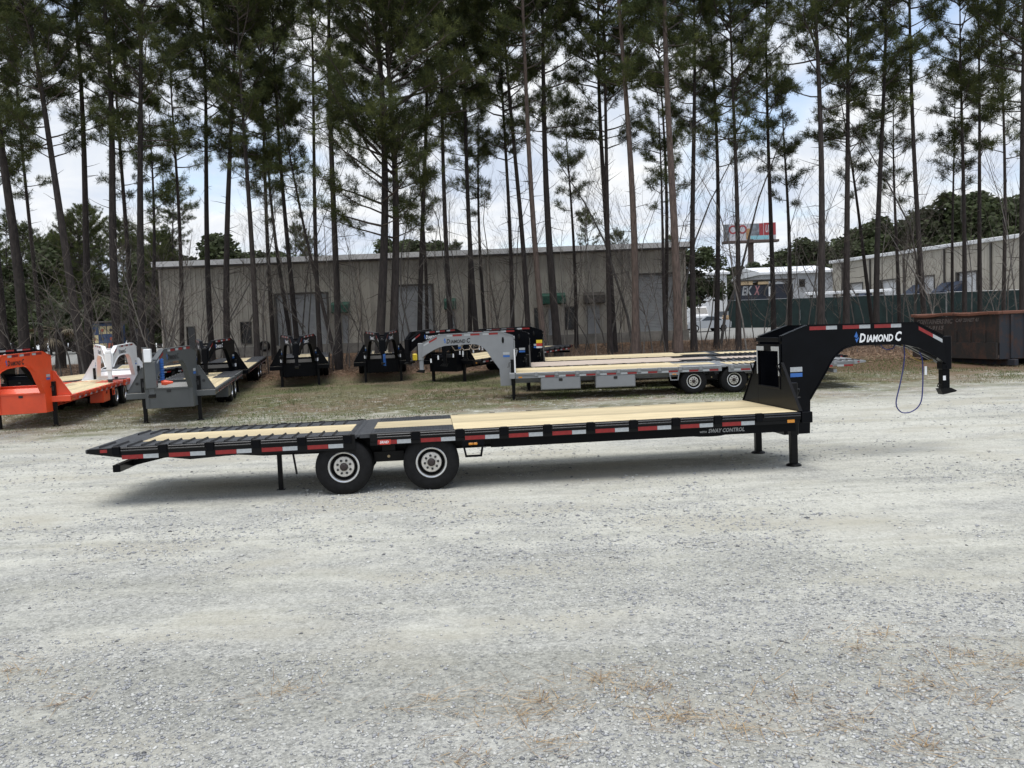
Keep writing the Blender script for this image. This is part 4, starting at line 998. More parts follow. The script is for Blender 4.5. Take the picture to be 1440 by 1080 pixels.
# grey shed beyond and white hall
def shed(x0, x1, ytop, Y, label, m, rows):
    a, c = at(x0, ytop, Y), at(x1, ytop, Y); zb = zgf(a.x, Y); H = a.z - zb
    o = empty('shed', (a.x, Y, zb), 0, label, 'building'); w = c.x - a.x
    n = max(2, int(w / 1.2)); b = None
    for i in range(n):
        b = MB(); b.box(0, w / n - 0.02, 0, 0.08, 0, H); b.box(w / n * 0.45, w / n * 0.55, -0.04, 0.0, 0.0, H - 0.01); b.build('wall_panel', MATS[m], o, loc=(w * i / n, 0, 0))
    b = MB(); b.prism([(-0.5, H - 0.05), (-0.5, H + 0.25), (8, H + 1.5), (16, H + 0.25), (16, H - 0.05)], lambda p, q, t: (-0.4 + (w + 0.8) * t, p, q)); b.build('roof', MATS['white_roof'], o)
    b = MB(); b.box(0, 0.05, 0.081, 15.9, 0, H - 0.06); b.box(w - 0.05, w, 0.081, 15.9, 0, H - 0.06); b.build('side_wall', MATS[m], o)
    for (px0, px1, z0, z1) in rows:
        q0, q1 = (px0 * w, px1 * w); b = MB(); b.box(q0, q1, -0.06, -0.041, z0 * H, z1 * H); t = b.build('window', MATS['window_dark'], o)
        b = MB(); b.box(q0 - 0.08, q1 + 0.08, -0.075, -0.041, z1 * H + 0.001, z1 * H + 0.1); b.build('frame', MATS['trim_dark'], t)
    return o
shed(1071, 1172, 386, 128, 'grey metal shed with two high vents left of the cream building', 'far_grey', [(0.32, 0.40, 0.70, 0.84), (0.52, 0.60, 0.72, 0.86)])
shed(972, 1022, 387, 140, 'white hall beyond the yard, past the end of the green fence', 'white_paint', [(0.1, 0.2, 0.5, 0.62)])
# fence with privacy screen
f0, f1 = at(1025, 440, 88), at(1330, 440, 72); f2 = at(1560, 430, 66)
def fence(p, q, h, label):
    L_ = math.hypot(q.x - p.x, q.y - p.y); o = empty('screen_fence', (p.x, p.y, zgf(p.x, p.y) - 0.05), math.atan2(q.y - p.y, q.x - p.x), label, 'fence')
    n = int(L_ / 2.6); sl = (zgf(q.x, q.y) - zgf(p.x, p.y)) / L_
    for i in range(n + 1):
        x_ = L_ * i / n; b = MB(); b.tube([(x_, 0.05, sl * x_ - 0.3), (x_, 0.05, sl * x_ + h + 0.12)], 0.035, 8); b.build('post', MATS['galv'], o)
        if i < n:
            x2 = L_ * (i + 1) / n; b = MB(); m_ = 6; vv = []
            for k in range(m_ + 1):
                u = x_ + (x2 - x_) * k / m_; dy = 0.05 * math.sin(k * 1.7 + i) - 0.03
                vv += [(u, dy, sl * u + 0.05), (u, dy * 0.3, sl * u + h)]
            b.add(vv, [(2*k, 2*k+2, 2*k+3, 2*k+1) for k in range(m_)]); b.build('screen_panel', MATS['fence_green'], o)
    b = MB(); b.tube([(0, 0.05, h + 0.04), (L_, 0.05, sl * L_ + h + 0.04)], 0.025, 6); b.build('top_rail', MATS['galv'], o)
fence(f0, f1, 2.75, 'dark green screened fence running past the white hall and grey shed')
fence(f1 + (f2 - f1) * 0.01, f2, 2.8, 'dark green screened fence stretch behind the rusty dumpster')
b = MB(); b.cbox(0, 8.5, 0, 1.0, 0, 0.3, 0.03)
pw = at(1172, 422, 84); b.build('pipe_stack', MATS['white_paint'], None, loc=(pw.x, 92, zgf(0, 92) + 3.0), label='long white stacked pipes showing above the green fence', cat='pipes')
bpy.data.objects['pipe_stack'].rotation_euler.z = -0.2
b = MB(); 
for q in range(4): b.box(0.6 + q * 2.3, 0.75 + q * 2.3, 0.1, 0.9, -3.2, 0)
b.build('rack', MATS['trim_dark'], bpy.data.objects['pipe_stack'])

def car(px, Y, heading, paint, label, kind='car'):
    p = base_at(px, Y); o = empty('parked_car' if kind != 'van' else 'parked_van', p, heading, label, 'van' if kind == 'van' else 'car')
    if kind == 'van':
        prof = [(-2.6, 0.35), (-2.65, 1.0), (-2.55, 2.3), (-2.3, 2.42), (1.2, 2.42), (1.75, 1.5), (2.55, 1.25), (2.7, 0.95), (2.7, 0.35)]; gl = [(0.35, 1.5), (0.35, 2.2), (1.15, 2.25), (1.6, 1.5)]
    elif kind == 'suv':
        prof = [(-2.3, 0.38), (-2.35, 0.95), (-2.2, 1.65), (-1.9, 1.76), (0.3, 1.76), (1.05, 1.15), (2.15, 1.0), (2.35, 0.8), (2.35, 0.38)]; gl = [(-1.95, 1.1), (-1.85, 1.62), (0.22, 1.64), (0.85, 1.12)]
    else:
        prof = [(-2.25, 0.32), (-2.3, 0.8), (-2.15, 1.0), (-1.45, 1.02), (-0.9, 1.42), (0.3, 1.44), (1.05, 0.98), (2.1, 0.86), (2.28, 0.65), (2.28, 0.32)]; gl = [(-1.3, 1.0), (-0.85, 1.34), (0.25, 1.36), (0.85, 1.0)]
    b = MB(); b.prism(prof, lambda u, z, t: (u, (0.86 - max(0, z - 1.0) * 0.12) * (2*t - 1), z)); b.build('body', MATS[paint], o)
    for s in (-1, 1):
        b = MB(); b.prism(gl, lambda u, z, t: (u, s * (0.862 - max(0, z - 1.0) * 0.12 + 0.006 * t), z)); b.build('side_window', MATS['car_glass'], o)
        for u in (-1.45, 1.45):
            b = MB(); b.lathe([(0, -0.02), (0.2, -0.02), (0.22, 0.0), (0.30, -0.01), (0.33, 0.02), (0.33, 0.2), (0, 0.2)], 20, lambda a, c, h: (a + u, s * (0.87 - h), c + 0.33), 0); w_ = b.build('tyre', MATS['tyre_rubber'], o)
            b = MB(); b.lathe([(0, -0.03), (0.19, -0.025), (0.2, -0.01)], 14, lambda a, c, h: (a + u, s * (0.87 - h), c + 0.33)); b.build('rim', MATS['chrome'], w_)
        b = MB(); b.cbox(prof[-2][0] - 0.06, prof[-2][0] + 0.02, s * 0.65 - 0.16, s * 0.65 + 0.16, 0.66, 0.8, 0.01); b.build('headlight', MATS['lamp_glass'], o)
    if kind == 'car': q = [(0.33, 1.40), (1.0, 1.0)]
    elif kind == 'suv': q = [(0.36, 1.70), (1.0, 1.2)]
    else: q = [(1.25, 2.3), (1.72, 1.55)]
    b = MB(); b.add([(q[0][0] + 0.03, -0.68, q[0][1]), (q[0][0] + 0.03, 0.68, q[0][1]), (q[1][0] + 0.03, 0.78, q[1][1]), (q[1][0] + 0.03, -0.78, q[1][1])], [(0, 1, 2, 3)]); b.build('windscreen', MATS['car_glass'], o)
    return o
car(991, 80, math.radians(200), 'car_silver', 'silver car parked before the white hall')
car(1015, 105, math.radians(250), 'car_grey', 'grey off-roader parked at the end of the green fence', 'suv')
car(984, 108, math.radians(265), 'car_white', 'white van parked before the white hall', 'van')
car(1147, 97, math.radians(180), 'car_white', 'white van behind the green fence in front of the grey shed', 'van')
for (px, Y, w, h, m, lab) in ((1016, 90, 1.0, 1.0, 'cardboard', 'brown carton beside the end of the green fence'), (1023, 91, 0.8, 1.25, 'crate_tan', 'tan crate beside the end of the green fence')):
    p = base_at(px, Y); b = MB(); b.cbox(-w/2, w/2, -0.4, 0.4, 0, h, 0.02); b.box(-0.03, 0.03, -0.405, 0.405, 0.01, h + 0.005); b.build('carton' if h < 1.1 else 'crate', MATS[m], None, loc=p, label=lab, cat='box')
# dark show trailer with letters
p = base_at(1040, 100); st = empty('show_trailer', (p.x, p.y, p.z), 0, 'dark enclosed trailer with letters on its side above the fence', 'trailer')
b = MB(); b.cbox(0, 6.2, 0, 2.2, 0.7, 4.55, 0.05); b.build('body', MATS['navy'], st)
b = MB(); b.cbox(-0.2, 6.4, -0.2, 2.4, 5.0, 5.15, 0.03); b.build('roof', MATS['trim_dark'], st)
b = MB(); b.cbox(0.2, 1.6, -0.1, 2.2, 4.56, 4.99, 0.03); b.cbox(2.2, 3.4, -0.1, 2.2, 4.56, 4.9, 0.03); b.build('roof_boxes', MATS['crate_tan'], st)
b = MB(); add_text(b, [('EK', 1.0)], 1.3, 1.0, lambda a, h: (0.35 + a, -0.01, 3.45 + h)); b.build('lettering', MATS['grey_print'], st)
mat('pink_print', (0.32, 0.14, 0.15), 0.5)
b = MB(); add_text(b, [('X', 1.0)], 0.75, 1.0, lambda a, h: (1.75 + a, -0.01, 3.45 + h)); b.build('lettering', MATS['pink_print'], st)
b = MB()
arc = [(4.4 + 1.6 * math.cos(t), 3.3 + 1.6 * math.sin(t)) for t in [math.pi * k / 14 for k in range(15)]]
b.tube([(u, -0.35, z) for u, z in arc], 0.09, 6); b.build('arch_frame', MATS['trim_dark'], st)
b = MB(); b.cbox(3.4, 4.0, -0.03, 0.0, 3.2, 4.3); b.build('banner', MATS['white_print'], st)
for s in (1.2, 2.2, 4.8):
    b = MB(); b.lathe([(0, 0), (0.38, 0), (0.4, 0.03), (0.4, 0.24), (0, 0.24)], 18, lambda a, c, h: (a + s, h - 0.02, c + 0.4)); b.build('tyre', MATS['tyre_rubber'], st)
# billboard
c0, c1 = at(1018, 342, 170), at(1091, 318, 170); zt = at(1055, 314, 170).z; zb = at(1055, 338, 170).z
bb = empty('billboard', ((c0.x + c1.x) / 2, 170, zgf(0, 170)), 0, 'roadside billboard with red end panel on a tall steel post', 'billboard')
bw = (c1.x - c0.x) / 2; z0, z1 = zb - bb.location.z, zt - bb.location.z; zm_ = z1 - z0
mat('bb_white', (0.5, 0.49, 0.51), 0.6); mat('bb_red', (0.34, 0.04, 0.045), 0.6); mat('bb_teal', (0.25, 0.52, 0.58), 0.6); mat('bb_brown', (0.35, 0.20, 0.09), 0.6, var=0.4, vscale=1.5); mat('bb_grey', (0.18, 0.20, 0.22), 0.6, var=0.5, vscale=1.2); mat('post_steel', (0.09, 0.06, 0.05), 0.7)
b = MB(); b.cbox(-bw, bw, 0, 0.5, z0, z1, 0.05); pb = b.build('panel', MATS['bb_white'], bb)
def bbp(x0, x1, q0, q1, m, nm='printed_panel', off=0.02):
    b = MB(); b.box(-bw + 2 * bw * x0, -bw + 2 * bw * x1, -off, -0.001, z0 + zm_ * q0, z0 + zm_ * q1); b.build(nm, MATS[m], pb)
bbp(0.0, 0.11, 0.02, 0.98, 'bb_grey'); bbp(0.43, 0.51, 0.05, 0.7, 'bb_brown'); bbp(0.51, 0.68, 0.28, 0.96, 'bb_grey'); bbp(0.51, 0.86, 0.04, 0.26, 'bb_teal'); bbp(0.68, 0.76, 0.28, 0.98, 'bb_red'); bbp(0.77, 1.0, 0.28, 1.0, 'bb_red')
b = MB()
for xq in (0.18, 0.36):
    b.lathe([(0.55, 0), (0.85, 0)], 16, lambda a, c, h: (-bw + 2*bw*xq + a, -0.03, z0 + zm_ * 0.66 + c))
b.build('ring_mark', MATS['bb_red'], pb)
b = MB(); add_text(b, [('UR', 1.0)], bw * 0.24, zm_ * 0.42, lambda a, h: (-bw + 2*bw*0.80 + a, -0.035, z0 + zm_ * 0.45 + h)); b.build('lettering', MATS['bb_white'], pb)
b = MB(); b.tube([(0.2, 0.3, 0), (0.2, 0.3, z0 + 0.2)], 0.55, 14); b.build('post', MATS['post_steel'], bb)
b = MB(); b.box(-bw - 0.3, bw + 0.3, -1.0, 0.7, z0 - 0.5, z0 - 0.05); b.build('catwalk', MATS['post_steel'], bb)

# ------------------------------------------------------------------ rusty roll-off dumpster
def rust_mat(name, base, amt):
    m = bpy.data.materials.new(name); m.use_nodes = True; MATS[name] = m
    N, L = m.node_tree.nodes, m.node_tree.links; b = N['Principled BSDF']; b.inputs['Roughness'].default_value = 0.8
    tc = N.new('ShaderNodeTexCoord'); mp = N.new('ShaderNodeMapping'); mp.inputs['Scale'].default_value = (1.2, 1.2, 0.8); L.new(tc.outputs['Object'], mp.inputs[0])
    n = N.new('ShaderNodeTexNoise'); n.inputs['Scale'].default_value = 2.2; n.inputs['Detail'].default_value = 9; n.inputs['Roughness'].default_value = 0.72; L.new(mp.outputs[0], n.inputs['Vector'])
    r = N.new('ShaderNodeValToRGB'); e = r.color_ramp.elements; e[0].position = amt - 0.07; e[1].position = amt + 0.08
    e[0].color = (*base, 1); e[1].color = (0.055, 0.027, 0.018, 1); q = e.new(amt + 0.2); q.color = (0.045, 0.026, 0.02, 1); L.new(n.outputs[0], r.inputs[0]); L.new(r.outputs[0], b.inputs['Base Color'])
    n2 = N.new('ShaderNodeTexNoise'); n2.inputs['Scale'].default_value = 25; bp = N.new('ShaderNodeBump'); bp.inputs['Strength'].default_value = 0.3; L.new(n2.outputs[0], bp.inputs['Height']); L.new(bp.outputs[0], b.inputs['Normal'])
rust_mat('rust_side', (0.020, 0.017, 0.015), 0.54); rust_mat('rust_end', (0.020, 0.024, 0.032), 0.55); rust_mat('rust_rim', (0.16, 0.065, 0.04), 0.60)
dc = at(1405, 500, 34.6); de = at(1289, 470, 39.6)
dh = math.atan2(de.y - dc.y, de.x - dc.x); dz = zgf(dc.x, 36.5)
du = empty('dumpster', (dc.x, dc.y, dz - 0.05), dh, 'rusty brown roll-off dumpster with faded white lettering at the gravel edge', 'dumpster')
DL, DW, DH = 5.3, 2.4, 2.07
# local x runs along the long side away from the near corner, +y is the seen long side's outside
b = MB()
b.prism([(0.55, 0.30), (0.0, 0.95), (0.0, DH), (DL, DH), (DL, 0.30)], lambda p, q, t: (p, -0.03 * t, q)); b.build('side_wall', MATS['rust_side'], du)
b = MB(); b.prism([(0.55, 0.30), (0.0, 0.95), (0.0, DH), (DL, DH), (DL, 0.30)], lambda p, q, t: (p, -DW + 0.03 * t, q)); b.build('side_wall', MATS['rust_side'], du)
b = MB(); b.box(0, 0.03, -DW + 0.031, -0.031, 0.30, DH); b.build('end_wall', MATS['rust_end'], du)
b = MB(); b.box(DL - 0.03, DL, -DW + 0.031, -0.031, 0.3, DH); b.build('end_wall', MATS['rust_side'], du)
b = MB(); b.box(0.031, DL - 0.031, -DW + 0.031, -0.031, 0.28, 0.32); b.build('floor_plate', MATS['rust_side'], du)
b = MB()
for (x0, x1, y0, y1) in (*[(-0.08 + (DL + 0.16) * q / 10, -0.08 + (DL + 0.16) * (q + 1) / 10, -0.10, 0.09 + 0.015 * math.sin(q * 2.1)) for q in range(10)], (-0.08, DL + 0.08, -DW - 0.09, -DW + 0.10), (-0.08, 0.10, -DW + 0.101, -0.101), (DL - 0.10, DL + 0.08, -DW + 0.101, -0.101)): b.cbox(x0, x1, y0, y1, DH + 0.001, DH + 0.13, 0.02)
b.v = [(q[0], q[1], q[2] + 0.03 * math.sin(q[0] * 2.3 + 1) * (1 if q[0] > 0.5 else 0.3)) for q in b.v]
b.build('top_rim', MATS['rust_rim'], du)
for q in range(6):
    x_ = 0.75 + q * 0.85
    b = MB(); b.cbox(x_ - 0.05, x_ + 0.05, 0.001, 0.06, 0.96, 1.46); b.build('side_rib', MATS['rust_side'], du)
b = MB(); b.prism([(0.0, 0.955), (0.10, 0.955), (0.10, 0.30), (0.0, 0.30)], lambda p, q, t: (0.05 + (DL - 0.1) * t, p + 0.001, q)); b.build('lower_skirt', MATS['rust_side'], du)
for y_ in (-0.5, -1.9):
    b = MB(); b.cbox(-0.35, DL + 0.1, y_ - 0.09, y_ + 0.09, 0.03, 0.279, 0.02); b.build('skid', MATS['rust_end'], du)
b = MB()
for y_ in (-0.55, -1.2, -1.85): b.cbox(-0.07, -0.001, y_ - 0.06, y_ + 0.06, 0.32, DH - 0.02, 0.01)
b.build('end_post', MATS['rust_end'], du)
mat('faded_paint', (0.13, 0.11, 0.10), 0.8, var=0.35, vscale=9)
def dtext(parts, w, h, x_, z_, m='faded_paint'):
    b = MB(); add_text(b, parts, w, h, lambda a, q: (x_ - a, 0.005, z_ + q)); b.build('lettering', MATS[m], du)
dtext([('CONTAINERS', 1.0), ('INC', 1.0)], 2.4, 0.2, 5.05, 1.77); dtext([('754-9115', 1.0)], 1.5, 0.17, 4.7, 1.51); dtext([('CAP 20', 1.0), ('NET 41', 1.0)], 1.4, 0.15, 2.5, 1.82)

# ------------------------------------------------------------------ painted kiosks by the road at the left
mat('mural_cream', (0.62, 0.52, 0.30), 0.6, var=0.2, vscale=2); mat('mural_blue', (0.035, 0.07, 0.16), 0.6, var=0.4, vscale=2); mat('mural_red', (0.45, 0.10, 0.05), 0.6, var=0.3, vscale=2)
p = base_at(128, 74); kx = empty('painted_kiosk', p, 0, 'food kiosk with cream and blue painted panels between the left pines', 'kiosk')
b = MB(); b.cbox(0, 2.2, 0, 1.8, 0.25, 2.9, 0.03); b.build('body', MATS['mural_blue'], kx)
k_ = 0
for i in range(3):
    for j in range(3):
        mm = ['mural_cream', 'mural_cream', 'mural_blue', 'mural_cream', 'mural_blue', 'mural_cream', 'mural_red', 'mural_blue', 'mural_cream'][k_]; k_ += 1
        b = MB(); b.cbox(0.08 + i * 0.7, 0.70 + i * 0.7, -0.03, -0.001, 0.55 + j * 0.72, 1.2 + j * 0.72, 0.004); pn = b.build('painted_panel', MATS[mm], kx)
        b = MB(); b.lathe([(0, 0), (0.14, 0)], 12, lambda a, c, h: (0.38 + i * 0.7 + a * 0.9, -0.034, 0.86 + j * 0.72 + c)); b.build('menu_picture', MATS['mural_red' if (i + j) % 2 else 'trim_dark'], pn)
b = MB(); b.cbox(-0.2, 2.4, -0.5, 2.0, 2.92, 3.05, 0.02); b.build('roof', MATS['trim_dark'], kx)
for x_ in (0.3, 1.9):
    b = MB(); b.lathe([(0, 0), (0.28, 0), (0.3, 0.03), (0.3, 0.2), (0, 0.2)], 14, lambda a, c, h: (a + x_, h - 0.03, c + 0.3)); b.build('tyre', MATS['tyre_rubber'], kx)
p = base_at(188, 76); kx = empty('vending_machine', p, 0, 'dark blue vending cabinet left of the warehouse corner', 'cabinet')
b = MB(); b.cbox(0, 1.1, 0, 0.8, 0, 2.3, 0.03); b.build('body', MATS['navy'], kx)
b = MB(); b.cbox(0.12, 0.6, -0.02, -0.001, 0.8, 1.9, 0.004); b.build('display_window', MATS['window_dark'], kx)
b = MB(); b.cbox(0.68, 0.95, -0.02, -0.001, 1.3, 1.6, 0.004); b.cbox(0.68, 0.95, -0.02, -0.001, 0.8, 1.1, 0.004); b.build('button_panel', MATS['white_tape'], kx)

# ------------------------------------------------------------------ trees
mat('pine_bark', (0.036, 0.029, 0.026), 0.95, var=0.45, vscale=5, stretch=(3, 3, 0.5), bump=0.8, bscale=14, rand=0.25)
mat('red_bark', (0.095, 0.070, 0.058), 0.95, var=0.4, vscale=5, stretch=(3, 3, 0.5), bump=0.8, bscale=14, rand=0.15)
mat('grey_bark', (0.13, 0.118, 0.105), 0.95, var=0.35, vscale=6, stretch=(2, 2, 0.5), bump=0.4, bscale=18, rand=0.2)
mat('branch_bark', (0.070, 0.056, 0.047), 0.95, var=0.4, vscale=4)
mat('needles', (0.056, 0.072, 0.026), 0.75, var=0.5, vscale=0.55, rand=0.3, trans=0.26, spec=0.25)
mat('needles_lit', (0.105, 0.120, 0.038), 0.75, var=0.35, vscale=0.6, rand=0.2, trans=0.35, spec=0.25)  # lit copy of the needles: light painted in as a brighter green
mat('broadleaf', (0.050, 0.064, 0.026), 0.7, var=0.5, vscale=0.4, rand=0.25, trans=0.15, spec=0.3)

def frames(D):
    ref = np.where(np.abs(D[:, 2:3]) < 0.9, np.array([[0, 0, 1.0]]), np.array([[1.0, 0, 0]]))
    A = np.cross(D, ref); A /= np.linalg.norm(A, axis=1, keepdims=True) + 1e-9
    return A, np.cross(D, A)
def segs(P, Q, R0, R1, k=4):
    """separate tapered limbs as k-sided tubes, vectorised: verts, quads"""
    P, Q = np.asarray(P, float), np.asarray(Q, float); D = Q - P; D = D / (np.linalg.norm(D, axis=1, keepdims=True) + 1e-9)
    A, B = frames(D); V = []
    for C, R in ((P, R0), (Q, R1)):
        for j in range(k):
            t = 2 * math.pi * j / k; V.append(C + (A * math.cos(t) + B * math.sin(t)) * np.asarray(R)[:, None])
    V = np.stack(V, 1); n = len(P)
    q = np.array([(j, (j + 1) % k, k + (j + 1) % k, k + j) for j in range(k)])
    return V.reshape(-1, 3), (q[None] + (np.arange(n) * 2 * k)[:, None, None]).reshape(-1, 4)
def tufts(C, D, n, ln, wd, g, spread=0.75):
    m = len(C); C = np.repeat(C, n, 0); D = np.repeat(D, n, 0)
    C = C + D * (g.random((m * n, 1)) - 0.5) * 0.22 + g.normal(0, 0.035, (m * n, 3))
    d = D * 0.55 + g.normal(0, spread, (m * n, 3)); d[:, 2] += 0.12; d /= np.linalg.norm(d, axis=1, keepdims=True)
    L_ = ln * (0.7 + 0.6 * g.random(m * n))[:, None]; A, B = frames(d); t = g.random((m * n, 1)) * 6.283
    w = (A * np.cos(t) + B * np.sin(t)) * wd / 2
    b0 = C + d * 0.02
    V = np.stack([b0 - w * 0.6, b0 + w * 0.6, C + d * L_ * 0.7 + w * 0.8, C + d * L_], 1)      # narrow kite
    return V.reshape(-1, 3), np.array([(0, 1, 2, 3)])[None].repeat(m * n, 0).reshape(-1, 4) + (np.arange(m * n) * 4)[:, None]

def sway(seed, t):
    g = random.Random(seed); ph, am = g.random() * 6, 0.12 + 0.16 * g.random()
    return am * (math.sin(ph + t * 5) - math.sin(ph)), am * (math.cos(ph * 1.7 + t * 4) - math.cos(ph * 1.7))
def trunk_mesh(name, H, seed, mt, top=0.22):
    g = random.Random(seed); b = MB(); n = 14
    pts, rr = [], []
    ph, am = g.random() * 6, 0.05 + 0.05 * g.random()
    for i in range(n):
        t = i / (n - 1); z = H * t
        r = 0.18 * ((1 - t) ** 0.8 * (1 - top) + top * (1 - t)) + 0.006
        if i == 0: r *= 1.25; z = -0.25
        pts.append((*sway(seed, t), z)); rr.append(r)
    b.tube(pts, rr, 10)
    return b.mesh(name, mt, 70)
def crown_mesh(H, c0, R, seed, nbr, dens=1.0, dead=10, shape=0.8, lit=0.3):
    g = np.random.default_rng(seed)
    P, Q, R0, R1, TC, TD = [], [], [], [], [], []
    def limb(p, d, L, r, droop, steps):
        pts = [p]; dd = d.copy()
        for s in range(steps):
            dd = dd + np.array([g.normal(0, 0.13), g.normal(0, 0.13), droop + g.normal(0, 0.08)]); dd /= np.linalg.norm(dd)
            pts.append(pts[-1] + dd * L / steps)
        for s in range(steps):
            P.append(pts[s]); Q.append(pts[s+1]); R0.append(r * (1 - 0.75 * s / steps)); R1.append(r * (1 - 0.75 * (s + 1) / steps))
        return pts
    zs = c0 + (H - c0) * np.sort(g.random(nbr) ** 0.85)
    az = g.random() * 6.28
    for z in zs:
        t = (z - c0) / (H - c0); az += 2.4 + g.normal(0, 0.5)
        prof = (0.55 + 0.45 * math.sin(math.pi * min(1, t / 0.7) * 0.5)) if t < 0.7 else max(0.15, 1 - (t - 0.7) / 0.3) ** shape
        L = R * prof * (0.55 + 0.6 * g.random()); el = 0.15 + 0.55 * t + g.normal(0, 0.18)
        d = np.array([math.cos(az) * math.cos(el), math.sin(az) * math.cos(el), math.sin(el)])
        pts = limb(np.array([*sway(seed - 100, z / H), z]), d, L, 0.018 + 0.011 * L, 0.06, 5)
        nsub = int(3 + L * 2.6)
        for k in range(nsub):
            f = 0.35 + 0.65 * (k + g.random()) / nsub; i = min(4, int(f * 5)); q = pts[i] + (pts[i+1] - pts[i]) * (f * 5 - i)
            dv = pts[i+1] - pts[i]; dv /= np.linalg.norm(dv); side = np.cross(dv, [0, 0, 1.0]); side /= np.linalg.norm(side) + 1e-9
            sd = dv * 0.6 + side * (1 if k % 2 else -1) * (0.5 + 0.5 * g.random()) + np.array([0, 0, g.normal(0.25, 0.3)]); sd /= np.linalg.norm(sd)
            sl = (0.35 + 0.55 * g.random()) * (0.5 + 0.28 * L) * (1.15 - 0.5 * f)
            sp = limb(q, sd, sl, 0.012, 0.10, 2)
            nt = max(3, int(4.6 * sl * dens + 1.5))
            for s in range(nt):
                ff = 0.3 + 0.7 * (s + 1) / nt; c = sp[0] + (sp[2] - sp[0]) * ff + g.normal(0, 0.10, 3)
                TC.append(c); TD.append(sd)
        TC.append(pts[-1]); TD.append(d)
    for k in range(dead):                      # bare stubs below the crown
        z = c0 * (0.35 + 0.65 * g.random()); a = g.random() * 6.28; el = g.normal(0.25, 0.35)
        d = np.array([math.cos(a) * math.cos(el), math.sin(a) * math.cos(el), math.sin(el)])
        pts = limb(np.array([*sway(seed - 100, z / H), z]), d, 0.4 + 1.3 * g.random() ** 2, 0.022, 0.02, 3)
    V1, F1 = segs(P, Q, R0, R1, 4)
    TC, TD = np.array(TC), np.array(TD)
    V2, F2 = tufts(TC, TD, 22, 0.28, 0.031, g)
    F2 = F2 + len(V1)
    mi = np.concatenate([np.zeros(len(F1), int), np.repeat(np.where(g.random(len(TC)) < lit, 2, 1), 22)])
    return tri_mesh('crown', np.concatenate([V1, V2]), np.concatenate([F1, F2]), [MATS['branch_bark'], MATS['needles'], MATS['needles_lit']], mi), len(F1) + len(F2)

PV = []   # (trunk, crown, H)
for i, (H, c0, R, nb, dens, dead, lit) in enumerate(((27, 12.8, 3.8, 58, 1.05, 18, .4), (25, 11.6, 4.1, 56, 1.0, 18, .45), (29, 14.6, 3.7, 56, 1.05, 22, .35), (24, 10.6, 3.4, 48, 0.95, 16, .45),
                                                     (26, 7.2, 6.2, 76, 1.0, 6, .5), (17, 7.6, 1.8, 28, 0.8, 12, .35), (28, 12.6, 4.5, 62, 0.95, 20, .4))):
    PV.append((trunk_mesh('trunk', H, 100 + i, MATS['pine_bark']), crown_mesh(H, c0, R, 200 + i, nb, dens, dead, lit=lit)[0], H))
PVR = [trunk_mesh('trunk', H, 100 + i, MATS['red_bark']) for i, H in enumerate((27, 25, 29, 24, 26, 17, 28))]

def pine(xb, yb, xt, yt, w, v, Y, label, group, red=False, sc_=1.0, gname='pine_tree', rz=None):
    y_ = None
    P0 = base_at(xb, Y)
    a, c = at(xb, yb, Y), at(xt, yt, Y)
    P0.x = a.x + (c.x - a.x) * (P0.z - a.z) / (c.z - a.z) if abs(c.z - a.z) > 1 else P0.x
    lean = math.atan2(c.x - a.x, c.z - a.z); lean = max(-0.16, min(0.16, lean))
    ly = random.gauss(0, 0.012)
    o = empty(gname, P0, 0, label, 'tree', group); o.rotation_euler = (ly, lean, 0)
    dia = 0.9 * w * Y / F_PX; k = dia / 0.36 / 0.92
    rz = random.random() * 6.28 if rz is None else rz
    link('trunk', PVR[v] if red else PV[v][0], o, None, (0, 0, rz), (k, k, sc_))
    link('crown', PV[v][1], o, None, (0, 0, rz), (0.94 * sc_, 0.94 * sc_, sc_))
    return o
GP = 'pines in front of the warehouse'; LP = 'tall slender dark-barked pine in the row before the warehouse'
GL = 'pines left of the warehouse'; LL = 'tall dark pine standing left of the warehouse corner'
GR = 'pines right of the warehouse'; LR = 'tall pine before the green fence right of the warehouse'
GB = 'reddish pines'; LB = 'pine with reddish brown bark standing before the warehouse'
SPOT = [(60, 'above the orange trailer'), (140, 'beside the drooping palm'), (229, 'behind the white trailer'), (310, 'beside the warehouse corner behind the charcoal trailer'), (375, 'near the tyre hung on the warehouse wall'), (463, 'before the roller door crossed by a leaning pine'),
        (500, 'before the green awning next to the leaning pine'), (612, 'before the roller door next to the twin pine'), (700, 'behind the silver trailer neck'), (800, 'behind the stickered black headboard'), (890, 'before the dark brown awning of the warehouse'),
        (966, 'before the last roller door next to the white hall'), (1030, 'before the white hall'), (1100, 'below the billboard'), (1172, 'before the grey shed'), (1288, 'before the blue awnings of the cream building'), (1600, 'behind the rusty dumpster')]
def spot(px): return next(t for m_, t in SPOT if px < m_)
def lab_for(px, s):
    kind = 'pine with reddish brown bark' if s == 'B' else 'tall dark-barked pine'
    return kind + ' ' + spot(px), kind + 's ' + spot(px)
